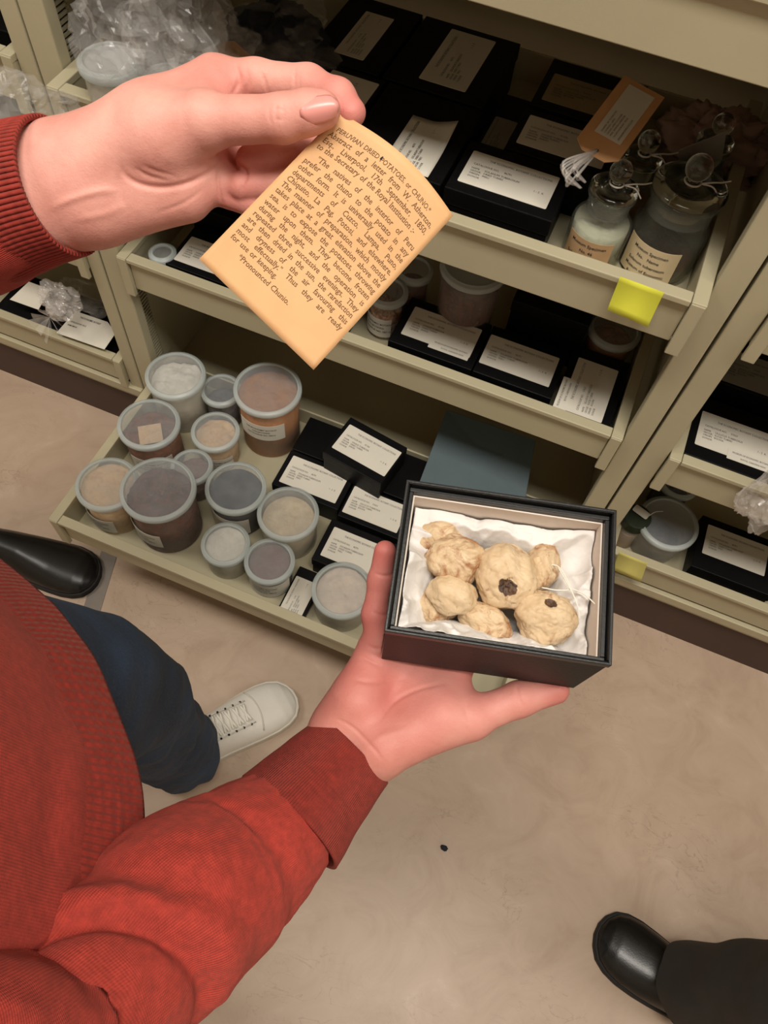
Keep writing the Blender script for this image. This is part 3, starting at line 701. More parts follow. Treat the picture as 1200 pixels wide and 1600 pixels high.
# manila tag: a flat tag with its own white label, leaning over the boxes
TG = [np.array(q) for q in (onz(972, 118, .938), onz(1040, 155, .932), onz(963, 262, .916), onz(893, 222, .918))]
ax = nrm(TG[3] - TG[0]); sd = nrm(TG[1] - TG[0]); nn = nrm(np.cross(sd, ax)); nn = nn if nn[2] > 0 else -nn; sd = np.cross(ax, nn) * (1 if np.dot(np.cross(ax, nn), sd) > 0 else -1)
cT = sum(TG) / 4; Lh = np.linalg.norm(TG[3] - TG[0]) / 2 * 1.03; Wh = np.linalg.norm(TG[1] - TG[0]) / 2 * .93
def tagpt(u, v, h=0): return cT + ax * u * Lh + sd * v * Wh + nn * h
out = [(-1, -1), (-1, 1), (.82, 1), (1.0, .55), (1.0, -.55), (.82, -1)]
V = [tagpt(u, v, -.0006) for u, v in out] + [tagpt(u, v, 0) for u, v in out]; m = 6
t = thing('manila_tag', 'buff manila tag with a white typed label and looped plastic tie', 'tag', cT)
mk('card', (V, [tuple(range(m)), tuple(range(m, 2 * m))[::-1]] + [(i, m + i, m + (i + 1) % m, (i + 1) % m) for i in range(m)]), M['tag'], t, world=True)
o = mk('paper_label', ([tagpt(u, v, h) for h in (.0003, .0007) for u, v in ((-.86, -.58), (-.86, .66), (.50, .66), (.50, -.58))], [(4, 5, 6, 7), (0, 1, 5, 4), (1, 2, 6, 5), (2, 3, 7, 6), (3, 0, 4, 7)]), M['label'], t, world=True)
tv, tf = label_text([('THE ECONOMIC BOTANY COLLECTIONS', .05, .85, .1, 1), ('CATALOGUE NO. 46791', .05, .66, .09, 1), ('NAME  SOLANUM TUBEROSUM', .05, .52, .09, 1), ('CHUNO  DRIED POTATOES', .05, .40, .09, 1), ('COUNTRY  PERU', .05, .28, .09, 1), ('DONOR  W. ATHERTON', .05, .16, .09, 1)], 1.0, 1.0)
tv = tv.copy(); Wt = Lh * 1.36
mk('printed_text', ([tagpt(.50 - (x + .5) * 1.05 if True else 0, .60 - (.5 - y) * 1.15, .0010) for x, y in zip(tv[:, 0] * .62 - .16, tv[:, 1])], tf), M['ink'], o, world=True)
hole = tagpt(.86, 0, .0008)
mk('eyelet_hole', xf(lathe([(0, .0), (.0022, 0)], 16), loc=hole), M['dark'], t, world=True)
L_ = []
for k in range(7):
    e = onz(884 + (k * 23 % 38), 276 + (k * 37 % 34), .895); f_ = onz(878 + (k * 17 % 34), 258 + (k * 11 % 16), .912); L_.append(tube(spline([hole, f_ + np.array([0, 0, .004]), e, f_ + np.array([.006, 0, -.004]), hole + np.array([.001, 0, -.002])], 6), .0013, 6))
mk('plastic_loops', merge(L_), M['bag2'], t, world=True, smooth=True)

# small manila tag above the knuckles
t = thing('paper_tag', 'small brown paper tag peeping out above the knuckles of the upper hand', 'tag', onz(360, 80, .88))
P = [onz(*q, .88) for q in ((350, 64), (366, 64), (392, 86), (380, 110), (330, 110), (334, 82))]
mk('card', (P + [p + np.array([0, 0, -.0008]) for p in P], [tuple(range(6))[::-1], tuple(range(6, 12))]), M['tag'], t, world=True)

# ================================================================== CLEAR PLASTIC BAGS
def bag(c, r, seed, label, mat='bag', squash=(1, 1, 1), amp=.42, knot=None, name='plastic_bag', n=30, inner=None):
    t = thing(name, label, 'plastic bag', c)
    V = []; F = []; m = 2 * n
    for j in range(n + 1):
        for i in range(m):
            th, ph = PI * j / n, 2 * PI * i / m; d = Vector((math.sin(th) * math.cos(ph), math.sin(th) * math.sin(ph), math.cos(th)))
            q = d * 2.1 + Vector((seed, seed * .37, seed * .11))
            k = .95 + amp * (.9 * mn.noise(q * .7) - .9 * abs(mn.noise(q * 1.3)) - .22 * abs(mn.noise(q * 3.3)))
            V.append([r * squash[a] * d[a] * k for a in range(3)])
    for j in range(n):
        for i in range(m): F.append((j * m + i, (j + 1) * m + i, (j + 1) * m + (i + 1) % m, j * m + (i + 1) % m))
    mk('film', (V, F), M[mat], t, smooth=False)
    if knot:
        Q = []; kn = np.array(knot)
        for k in range(11):
            a = 2 * PI * k / 11 + .3 * random.random(); le = random.uniform(.020, .045)
            d = np.array([math.cos(a) * le, -.012 + math.sin(a) * le * .6, math.sin(a) * le * .8]); s = nrm(np.cross(d, (.3, 1, .2))) * le * .22
            Q.append((np.array([kn, kn + d * .5 + s, kn + d + s * 1.6 + (0, -.004, 0), kn + d * 1.02 - s, kn + d * .5 - s * .8]), [(0, 1, 2), (0, 2, 3), (0, 3, 4)]))
        mk('gathered_neck', merge(Q), M['bag2'], t, smooth=False)
    if inner: mk('contents', lump((0, 0, 0), r * .72, seed + 5, 28, .3, 2.5, squash), M[inner], t, smooth=True)
    return t
c = onz(205, 50, .93); bag(c, .070, 2.2, 'crumpled clear bag standing over the large white tub', 'bag', (1.1, .9, 1.0))
c = onz(262, 40, .93); bag(c, .070, 9.4, 'crumpled clear bag over the tub above the wrist', 'bag', (1.0, .9, 1.1))
c = onz(330, 70, .88); bag(c, .060, 5.3, 'clear bag slumped behind the knuckles of the upper hand', 'bag', (1.1, 1.0, .9))
c = onz(430, 70, .84); bag(c, .075, 7.7, 'clear bag of dark specimens between the tubs and the black boxes', 'bag', (1.2, 1.3, .7), inner='c_dark')
c = ony(92, 478, .765) + np.array([0, .005, .01])
bag(c, .045, 3.3, 'knotted clear bag spilling over the bottom drawer of the left cabinet', 'bag2', (1.1, .8, .8), knot=(.0, -.035, -.012))
c = onz(150, 465, .26); bag(c, .05, 4.4, 'clear bag with pleats stretched inside the left cabinet bottom drawer', 'bag', (1.6, .8, .5))
c = onz(30, 180, .84); bag(c, .07, 6.1, 'clear bag in shadow in the left cabinet above the cuff', 'bag', (1.3, 1, .6))
c = ony(1212, 775, .735); bag(c, .055, 8.2, 'crumpled clear bag hanging over the drawer at the right edge of the photo', 'bag2', (.75, .6, 1.6))
def flat_card(name, label, cat, q, zz, mat, txt=None, h=.0006, lines=None):
    P = [onz(a, b, e) for (a, b), e in zip(q, zz)]; c = sum(P) / len(P); t = thing(name, label, cat, c)
    nn = nrm(np.cross(P[1] - P[0], P[-1] - P[0])); nn = nn if nn[2] > 0 else -nn; k = len(P)
    mk('card', (P + [p - nn * h for p in P], [tuple(range(k)), tuple(range(k, 2 * k))[::-1]] + [(i, (i + 1) % k, k + (i + 1) % k, k + i) for i in range(k)]), mat, t, world=True)
    if lines:
        ux, uy = P[1] - P[0], P[0] - P[-1]; L_ = []
        for s, x, y, sz in lines:
            v, f = words_mesh(s, sz); L_.append((np.array([P[-1] + ux * (x + a * .9) + uy * (y + b * 1.6) + nn * .0006 for a, b in v[:, :2]]), f))
        mk('printed_text', merge(L_), M['ink'], t, world=True)
    return t
flat_card('paper_tag', 'cream typed tag lying over the lip of the left cabinet bottom drawer', 'tag', [(118, 486), (168, 503), (181, 520), (163, 546), (88, 520)], (.262, .262, .258, .250, .250), M['label'], lines=[('THE ECONOMIC BOTANY', .25, .80, .06), ('CATALOGUE NO. 39112', .1, .55, .05), ('NAME SMILAX', .1, .40, .05)])
flat_card('paper_slip', 'white paper slip folded inside the bag below the cuff', 'paper', [(45, 440), (78, 452), (60, 484), (15, 468)], (.285, .285, .26, .255), M['label'])

# ================================================================== PRINTED CARD held by the upper hand
C00, C10, C11, C01 = at(531, 176, .438), at(708, 337, .452), at(490, 578, .462), at(311, 405, .447)   # top-left, top-right, bottom-right, bottom-left of the print
cn = nrm(np.cross(C10 - C00, C01 - C00)); cn = cn if np.dot(cn, CAM - C00) > 0 else -cn
def cardpt(u, v, h=0.0):
    p = C00 * (1 - u) * (1 - v) + C10 * u * (1 - v) + C11 * u * v + C01 * (1 - u) * v
    bow = math.sin(PI * u) * (1 - v) ** 1.5
    up = nrm(C00 - C01)
    return p + up * .0052 * bow + cn * (.0045 * bow + h)
n = 28; V = [cardpt(i / n, j / n) for j in range(n + 1) for i in range(n + 1)]
F = [(j * (n + 1) + i, (j + 1) * (n + 1) + i, (j + 1) * (n + 1) + i + 1, j * (n + 1) + i + 1) for j in range(n) for i in range(n)]
t = thing('printed_card', 'aged buff printed card about dried potatoes pinched in the upper hand', 'card', (C00 + C11) / 2)
CARD = t
mk('card', (V, F), M['card'], t, world=True, smooth=True, thick=.0005)
hp = [cardpt(.40 + .006 * math.cos(q) * (1 + .3 * math.sin(3 * q)), .072 + .010 * math.sin(q), .0005) for q in np.linspace(0, 2 * PI, 10, endpoint=False)]
mk('pin_hole', (hp, [tuple(range(10))]), M['dark'], t, world=True)
TEXT = [('PERUVIAN DRIED POTATOES, or CHUNO.*', .02, .90, 1), ('Abstract of a letter from W. Atherton,', .0, .985, 1), ('Esq., Liverpool, 17th September, 1850,', .0, .985, 1),
 ('to the Secretary of the Royal Institution :-', .0, .92, 1), ('"The natives of the interior of Peru', .06, 1, 1.35), ('prefer the chuno to the potato in any', 0, 1, 1), ('other form. It is universally used in the', 0, 1, 1),
 ('departments of Cuzco, Lampa, Puno,', 0, 1, 1), ('Chiquito, La Pag, Potosi, and elsewhere.', 0, 1, 1), ('The manner of preparation, which mostly', 0, 1, 1), ('takes place at a great elevation above the', 0, 1, 1),
 ('sea, is to expose the potatoes, throwing', 0, 1, 1), ('water upon them. They become frozen', 0, 1, 1), ('during the night, and the operation is', 0, 1, 1), ('repeated three successive evenings. They', 0, 1, 1),
 ('are then dried in the sun, the rarefaction', 0, 1, 1), ('and dryness of the air favouring this', 0, 1, 1), ('most effectually." Thus they are ready', 0, 1, 1), ('for use or keeping.', 0, .42, 1), ('*Pronounced Chunio.', .13, .72, 1.25)]
cw, chh = np.linalg.norm(C10 - C00), np.linalg.norm(C01 - C00)
L_ = []; v0 = .088; step = .0395
U0, U1 = .045, .955
for txt, s0, s1, lead in TEXT:
    v0 += step * (lead - 1)
    size = .0045 if 'CHUNO' not in txt else .0038
    wds = txt.split(' '); ms = [words_mesh(q, size, xs=.93, serif=True) for q in wds]
    ws = [m_[0][:, 0].max() for m_ in ms]; tot = sum(ws)
    ua, ub = U0 + (U1 - U0) * s0, U0 + (U1 - U0) * s1
    room = (ub - ua) * cw; gap = (room - tot) / max(1, len(wds) - 1); sq = 1.0
    if gap < .0010: sq = (room - .0010 * (len(wds) - 1)) / tot; gap = .0010
    if 'Pronounced' in txt: gap = .0016
    x = ua * cw
    for (v_, f_), ww in zip(ms, ws):
        P = np.array([cardpt((x + a * sq) / cw, v0 - b / chh, .00045) for a, b in v_[:, :2]]); L_.append((P, f_)); x += ww * sq + gap
    v0 += step
o = mk('printed_text', merge(L_), M['ink_brown'], CARD, world=True)

# ================================================================== HELD BOX
BM = np.array([[0.96825648, -0.24948762, 0.01533987], [0.24947526, 0.96074674, -0.12135816], [0.01553963, 0.12133274, 0.99249024]])
BC = np.array([0.019, 0.234, 1.001]); BW, BD, BH = .14, .1035, .0865
pb = RC @ np.array([0.26176193 * 0, 0, 0])
BMat = Matrix([[*BM[i], BC[i]] for i in range(3)] + [[0, 0, 0, 1]])
def tb(P): return np.asarray(P, float) @ BM.T + BC            # box frame -> world
def ib(P): return (np.asarray(P, float) - BC) @ BM             # world -> box frame
def bz(px, py, zl):                                          # pixel -> point on the plane z = zl of the box frame
    o, r = ib(CAM), ray(px, py) @ BM; return o + r * (zl - o[2]) / r[2]
def bxp(px, py, xl): o, r = ib(CAM), ray(px, py) @ BM; return o + r * (xl - o[0]) / r[0]
t = thing('open_box', 'open black card box lined in white, resting on the lower palm', 'box', M=BMat); HB = t
hw, hd, th = BW / 2, BD / 2, .0022
def tray(hw, hd, z0, z1, th, fl=.002):
    return merge([box(-hw, hw, -hd, -hd + th, z0, z1), box(-hw, hw, hd - th, hd, z0, z1), box(-hw, -hw + th, -hd + th, hd - th, z0, z1), box(hw - th, hw, -hd + th, hd - th, z0, z1), box(-hw + th, hw - th, -hd + th, hd - th, z0, z0 + fl)])
mk('outer_wall', tray(hw, hd, -BH, 0, .0020), M['black'], t, bevel=.0007)
mk('rim', merge([box(-hw - .0008, hw + .0008, -hd - .0008, -hd + .0012, -.006, .0006), box(-hw - .0008, hw + .0008, hd - .0012, hd + .0008, -.006, .0006), box(-hw - .0008, -hw + .0012, -hd, hd, -.006, .0006), box(hw - .0012, hw + .0008, -hd, hd, -.006, .0006)]), M['blackedge'], t, bevel=.0006)
mk('inner_collar', tray(hw - .0021, hd - .0021, -BH + .003, -.0048, .0030), M['blackedge'], t, bevel=.0006)
mk('white_lining', tray(hw - .0053, hd - .0053, -BH + .006, -.0105, .0010), M['white_in'], t)
# tissue paper: a crumpled sheet climbing the walls
iw, idp = hw - .0070, hd - .0070; n = 150; V = []
for j in range(n + 1):
    for i in range(n + 1):
        u, v = 2 * i / n - 1, 2 * j / n - 1; x, y = u * iw, v * idp
        e = max(abs(u), abs(v)); q = Vector((x * 34, y * 34, 4.2))
        rid = mn.ridged_multi_fractal(Vector((x * 26 + 3, y * 26, 1.7)), .9, 2.2, 4, .85, 2.0)
        wall = max(0, (e - .55) / .45); side = .030 + .014 * mn.noise(Vector((x * 30, y * 30, 9)))
        top = -.060 + (wall ** .62) * (.050 + .012 * mn.noise(Vector((x * 22, y * 22, 2.2)))) + .013 * (rid - 1) * (.25 + wall) + .005 * mn.noise(q) - .010 * abs(mn.noise(Vector((x * 46, y * 46, 7.7)))) * (.3 + wall)
        if v > .35: top += .010 * max(0, (v - .35) / .65) * (1 + .5 * mn.noise(Vector((x * 40, 3, 1))))
        if u > .6: top -= .006 * (u - .6) / .4
        cap = -.008 - .016 * max(0, min(1, (v - .2) / .5)) - .012 * max(0, min(1, (u - .5) / .4)) * (1 - max(0, v))
        cap += .006 * mn.noise(Vector((x * 38, y * 38, 5.5))) - .004 * rid
        V.append((x * (1 - .02 * rid), y * (1 - .02 * rid), min(top, cap, -.006)))
F = [(j * (n + 1) + i, j * (n + 1) + i + 1, (j + 1) * (n + 1) + i + 1, (j + 1) * (n + 1) + i) for j in range(n) for i in range(n)]
tp = thing('tissue_paper', 'crumpled white tissue paper lining the held box', 'tissue paper', M=BMat)
mk('sheet', (V, F), M['tissue'], tp, smooth=True, thick=.0004)
# dried potatoes: pixel centre, radii (m), height, rotation
def potato(px, zl, r, rot, seed, label, wr=.10, eye=None):
    n = 72; m = 2 * n; V = []; F = []
    c = bz(px[0], px[1], zl); Rm = np.array(Matrix.Rotation(math.radians(rot), 3, 'Z'))
    for j in range(n + 1):
        for i in range(m):
            th_, ph = PI * j / n, 2 * PI * i / m; d = Vector((math.sin(th_) * math.cos(ph), math.sin(th_) * math.sin(ph), math.cos(th_)))
            s = Vector((seed * 3.1, seed, 0))
            k = 1 + .16 * mn.noise(d * 1.3 + s) + .07 * mn.noise(d * 3 + s) - wr * .55 * max(0, mn.ridged_multi_fractal(Vector((d.x * 1.6, d.y * 3.6, d.z * 2.2)) + s, 1.0, 2.0, 3, 1, 2) - 1.15) + .015 * mn.noise(d * 9 + s)
            if eye is not None:
                for ex, ey, es, ed in eye:
                    dd = math.hypot(d.x - ex, d.y - ey)
                    if d.z > 0 and dd < es: k -= ed * (1 - (dd / es) ** 2) ** 2 * (1 + .6 * mn.noise(d * 14))
            V.append([r[q] * d[q] * k for q in range(3)])
    for j in range(n):
        for i in range(m): F.append((j * m + i, (j + 1) * m + i, (j + 1) * m + (i + 1) % m, j * m + (i + 1) % m))
    V = np.array(V) @ Rm.T
    t = thing('dried_potato', label, 'dried potato', M=BMat @ Matrix.Translation(Vector(c)))
    pm = potato_mat(seed)
    o = mk('flesh', (V, F), pm, t, smooth=True)
    if eye is not None:
        sc_ = np.zeros(len(V)); U = V @ Rm
        for ex, ey, es, ed in eye:
            if ed < .15: continue
            dd = np.hypot(U[:, 0] / r[0] - ex, (U[:, 1] / r[1] - ey) * 1.3); sc_ = np.maximum(sc_, np.where(U[:, 2] > 0, np.clip(1 - dd / (es * 1.15), 0, 1), 0))
        q_ = o.data.attributes.new('scar', 'FLOAT', 'POINT'); q_.data.foreach_set('value', sc_.astype(np.float32))
    return t
GP = None
potato((686, 841), -.036, (.0165, .0135, .013), 10, 1, 'knobbly dried potato in the upper left corner of the held box, touching the tissue', .14)
potato((710, 875), -.028, (.0198, .0178, .016), 20, 2, 'round dried potato with a brown scabby patch, second from the upper left', .12, [(-.3, .25, .4, .05)])
potato((790, 900), -.030, (.0225, .0235, .019), -15, 3, 'largest dried potato, with a blackened hole, in the middle of the held box', .13, [(.15, -.5, .40, .22)])
potato((846, 885), -.036, (.0120, .0185, .014), -10, 5, 'pale dried potato half hidden behind the largest one on its right', .10)
potato((681, 944), -.044, (.0150, .0140, .012), 0, 6, 'dried potato lowest on the left, mostly covered by the smooth one', .12)
potato((706, 929), -.028, (.0172, .0140, .013), -10, 4, 'smooth pale dried potato lying on top at the lower left', .05)
potato((757, 969), -.036, (.0195, .0112, .012), -18, 7, 'elongated dried potato at the lower middle of the held box', .12, [(-.2, .3, .3, .06)])
potato((853, 966), -.030, (.0203, .0190, .016), -5, 8, 'round flattened dried potato with a spiral fold at the lower right', .16, [(-.05, .35, .3, .16)])
# two loose threads
t = thing('thread', 'loose white cotton thread curling over the tissue beside the potatoes', 'thread', M=BMat)
def thr(pts): return tube(spline([bz(a, b, c) for a, b, c in pts], 8), .0005, 6)
mk('strand', merge([thr([(848, 884, -.026), (870, 884, -.022), (884, 902, -.020), (890, 920, -.020), (870, 922, -.020), (846, 918, -.024)]), thr([(872, 886, -.022), (890, 918, -.019), (902, 945, -.019), (906, 968, -.022)]), thr([(888, 918, -.019), (912, 928, -.018), (936, 950, -.018)])]), M['string'], t, smooth=True)

# ================================================================== PERSON IN RED
FW = np.array([.6, .8, 0]); SD = np.array([.8, -.6, 0]); C0 = np.array([-.277, -.036, 0])
person = thing('person', 'person in a rust red sweater, dark jeans and white trainers holding card and box', 'person', (C0[0], C0[1], 0))
# --- left hand (upper): joints
def A(*a): return at(*a)
Lf = [A(-70, 335, .505), A(40, 305, .484), A(100, 290, .476)]
thC, thM, thI, thT = A(205, 238, .458), A(318, 190, .443), A(443, 185, .432), A(503, 172, .4285)
ix = [A(335, 128, .470), A(400, 125, .464), A(482, 133, .458), A(528, 152, .4475), A(549, 176, .4425)]
md = [A(345, 185, .487), A(430, 200, .489), A(505, 228, .484), A(462, 246, .470), A(392, 250, .470)]
rg = [A(335, 230, .492), A(400, 245, .494), A(485, 278, .486), A(440, 290, .472), A(378, 291, .473)]
pk = [A(318, 272, .492), A(370, 288, .494), A(430, 312, .490), A(400, 318, .480), A(362, 308, .480)]
def lhand(P):
    d = seg(P, Lf[0], Lf[1], .038, .033); d = smin(d, seg(P, Lf[1], A(100, 262, .478), .030, .0265), .02); d = smin(d, seg(P, A(20, 340, .49), A(118, 318, .484), .030, .0245), .02)
    # palm block: metacarpals
    for a, b, ra, rb in ((A(110, 262, .476), A(235, 195, .471), .024, .022), (A(235, 195, .471), ix[0], .022, .0150), (A(125, 285, .478), md[0], .024, .0150), (A(135, 300, .480), rg[0], .024, .0155), (A(140, 320, .482), pk[0], .023, .0150)):
        d = smin(d, seg(P, a, b, ra, rb), .014)
    # thenar eminence and hypothenar
    d = smin(d, seg(P, A(165, 245, .468), A(262, 215, .456), .0215, .0225), .016)
    d = smin(d, seg(P, A(262, 215, .456), thM, .0215, .0150), .014)
    d = smin(d, seg(P, A(170, 325, .478), A(290, 305, .474), .019, .0165), .014); d = smin(d, seg(P, A(290, 250, .474), A(345, 285, .478), .017, .0125), .010)
    thb = seg(P, A(262, 212, .455), thM, .019, .0142)
    thb = smin(thb, seg(P, thM, thI, .0140, .0122), .008); thb = smin(thb, seg(P, thI, A(480, 176, .4295), .0120, .0116), .006); thb = smin(thb, seg(P, A(480, 176, .4295), thT, .0117, .0104), .004)
    pass
    d = smin(d, thb, .006)
    # first web between thumb and index
    d = smin(d, seg(P, A(330, 165, .462), A(345, 150, .464), .013, .012), .016)
    f1 = chain(P, ix, [.0138, .0112, .0108, .0096, .0084], .005)
    f2 = chain(P, md, [.0135, .0112, .0108, .0100, .0092], .005)
    f3 = chain(P, rg, [.0130, .0108, .0104, .0097, .0090], .005)
    f4 = chain(P, pk, [.0118, .0098, .0092, .0084, .0078], .005)
    f = smin(smin(f1, f2, .0015), smin(f3, f4, .0015), .0015)
    d = smin(d, f, .0045)
    return d
allp = np.array(Lf + [thC, thM, thI, thT] + ix + md + rg + pk)
LH = nets(lhand, allp.min(0) - .045, allp.max(0) + .035, .00105)
# --- right hand (lower), built in the frame of the box
zb = -BH - .0135
def Z(px, py, dz=0): return tb(bz(px, py, zb + dz))
wr0, wr1 = A(486, 1236, .558), A(556, 1160, .566)
rp = dict(w1=A(536, 1138, .568), w2=A(577, 1172, .569))
m5a, m5 = Z(560, 1095, -.004), Z(585, 1015, -.001)
m4 = Z(625, 1005, -.006); m3 = Z(670, 1010, -.008); m2 = Z(715, 1035, -.008)
def pk_(px, py, z_, g): q = bz(px, py, z_); return tb((min(q[0], -hw - g), q[1], z_))
pkk = [pk_(594, 1005, zb + .006, .004), pk_(600, 962, zb + .018, .0098), pk_(603, 908, -.070, .0094), pk_(604, 862, -.056, .0088)]
def bf(x, y, z_): return tb((x, y, z_))
f4r = [m4, bf(-.036, .000, zb - .002), bf(-.038, .040, zb + .001), bf(-.040, hd + .008, zb + .010), bf(-.040, hd + .0105, zb + .024)]
f3r = [m3, bf(-.010, .004, zb - .002), bf(-.006, .044, zb + .000), bf(-.004, hd + .009, zb + .009), bf(-.003, hd + .0105, zb + .026)]
f2r = [m2, bf(.016, .000, zb - .002), bf(.026, .036, zb - .001), bf(.031, hd + .006, zb + .003), bf(.033, hd + .0108, zb + .020)]
tR = [Z(640, 1150, -.006), Z(735, 1122, .000), Z(812, 1092, .003), Z(868, 1078, .004)]
def rhand(P):
    d = seg(P, A(405, 1330, .535), wr0, .028, .026); d = smin(d, seg(P, wr0, rp['w1'], .026, .0195), .02); d = smin(d, seg(P, A(520, 1225, .562), rp['w2'], .021, .0195), .02)
    for a, b, ra, rb in ((rp['w1'], m5a, .0195, .0185), (m5a, m5, .0185, .0135), (rp['w1'], m4, .0195, .0125), (rp['w2'], m3, .0195, .0125), (rp['w2'], m2, .0195, .0125)):
        d = smin(d, seg(P, a, b, ra, rb), .014)
    d = smin(d, seg(P, Z(600, 1165, -.006), Z(690, 1120, -.001), .0215, .0185), .014)
    d = smin(d, seg(P, Z(690, 1120, -.001), tR[1], .0175, .0135), .012)
    d = smin(d, seg(P, Z(660, 1100, -.010), Z(715, 1085, -.010), .012, .010), .018)
    th_ = chain(P, [tR[0], tR[1], tR[2], tR[3]], [.0165, .0140, .0122, .0101], .006)
    d = smin(d, th_, .008)
    d = smin(d, chain(P, pkk, [.0110, .0090, .0086, .0080], .005), .007)
    f = smin(smin(chain(P, f4r, [.0122, .0100, .0094, .0088, .0080], .005), chain(P, f3r, [.0122, .0104, .0098, .0090, .0082], .005), .002), chain(P, f2r, [.0122, .0102, .0096, .0088, .0080], .005), .002)
    d = smin(d, f, .004)
    # nothing enters the box
    q = ((P - BC.astype(np.float32)) @ BM.astype(np.float32)); e = np.abs(q - np.array([0, 0, -BH / 2 + .01], np.float32)) - np.array([hw + .0006, hd + .0006, BH / 2 + .0106], np.float32)
    bd = np.linalg.norm(np.maximum(e, 0), axis=1) + np.minimum(e.max(1), 0)
    return np.maximum(d, -bd)
allr = np.array([A(405, 1330, .535), wr0, wr1, *rp.values(), m5a, m5, m4, m3, m2] + pkk + f4r + f3r + f2r + tR)
RH = nets(rhand, allr.min(0) - .042, allr.max(0) + .030, .00105)
# --- hidden arms, torso core, neck and head
CS = C0 - SD * .030 - FW * .018
shR, shL = CS + SD * .150 + (0, 0, 1.365), CS - SD * .150 + (0, 0, 1.365)
elR, elL = A(0, 1700, .350), np.array([-.500, .235, 1.050])
hc = CS + FW * .05 + (0, 0, 1.60)
def HM(P):                       # head frame: +y face direction, tilted down
    f = nrm(FW * .85 + np.array([0, 0, -.5])); s = SD; u = np.cross(s, f); return np.stack([s, f, u])
HR = HM(None)
def bodyf(P):
    d = seg(P, C0 + (0, 0, .92), C0 + (0, 0, 1.10), .085, .080); d = smin(d, seg(P, C0 + (0, 0, 1.1), C0 + (0, 0, 1.28), .080, .085), .03)
    d = smin(d, seg(P, shR, shL, .052, .052), .06)
    for a, b, c_ in ((shR, elR, wr0), (shL, elL, Lf[0])):
        d = smin(d, seg(P, a, b, .042, .030), .01); d = smin(d, seg(P, b, c_, .030, .026), .01)
    d = smin(d, seg(P, CS + (0, 0, 1.36), hc + (0, 0, -.06), .056, .052), .03)
    h = ell(P, hc, (.074, .092, .108), HR)
    h = smin(h, ell(P, hc + HR.T @ np.array([0, .030, -.062]), (.050, .055, .045), HR), .03)
    h = smin(h, seg(P, hc + HR.T @ np.array([0, .086, .012]), hc + HR.T @ np.array([0, .104, -.024]), .007, .012), .012)     # nose
    for s in (-1, 1):
        h = ssub(h, ell(P, hc + HR.T @ np.array([s * .032, .092, .012]), (.016, .012, .010), HR), .012)
        h = smin(h, ell(P, hc + HR.T @ np.array([s * .031, .080, .010]), (.012, .010, .010), HR), .003)
        h = smin(h, ell(P, hc + HR.T @ np.array([s * .078, -.004, -.005]), (.006, .016, .028), HR), .006)
    h = smin(h, ell(P, hc + HR.T @ np.array([0, .086, -.052]), (.024, .008, .007), HR), .006)
    h = ssub(h, seg(P, hc + HR.T @ np.array([-.022, .094, -.052]), hc + HR.T @ np.array([.022, .094, -.052]), .0012, .0012), .003)
    return smin(d, h, .02)
BB = nets(bodyf, (-.62, -.24, .86), (-.0, .40, 1.74), .006)
def vnormals(V, F):
    Q = np.array([f if len(f) == 4 else (*f, f[-1]) for f in F]); n_ = np.cross(V[Q[:, 2]] - V[Q[:, 0]], V[Q[:, 3]] - V[Q[:, 1]]); N = np.zeros_like(V)
    for k in range(4): np.add.at(N, Q[:, k], n_)
    return N / (np.linalg.norm(N, axis=1)[:, None] + 1e-12)
def groove(VF, lst):
    V = VF[0].copy(); N = vnormals(V, VF[1]); c = (V - CAM) @ RC; px = 600 + FOC * c[:, 0] / c[:, 2]; py = 800 + FOC * c[:, 1] / c[:, 2]
    vd = CAM - V; vd /= np.linalg.norm(vd, axis=1)[:, None]; fr = np.clip((N * vd).sum(1) * 2.2, 0, 1); off = np.zeros(len(V))
    for pts, wd, dp in lst:
        S = spline([(a, b, 0) for a, b in pts], 8)[:, :2]; D = np.full(len(V), 1e9); T = np.zeros(len(V))
        m = (px > S[:, 0].min() - 30) & (px < S[:, 0].max() + 30) & (py > S[:, 1].min() - 30) & (py < S[:, 1].max() + 30); idx = np.where(m)[0]
        for k in range(len(S) - 1):
            ab = S[k + 1] - S[k]; ax_, ay_ = px[idx] - S[k, 0], py[idx] - S[k, 1]; tt = np.clip((ax_ * ab[0] + ay_ * ab[1]) / (ab @ ab + 1e-9), 0, 1); dd = np.hypot(ax_ - tt * ab[0], ay_ - tt * ab[1])
            b_ = dd < D[idx]; D[idx[b_]] = dd[b_]; T[idx[b_]] = (k + tt[b_]) / (len(S) - 1)
        off += -dp * np.exp(-(D / wd) ** 2) * np.sin(PI * np.clip(T, .02, .98)) ** .8 * fr
    return V + N * off[:, None], VF[1]
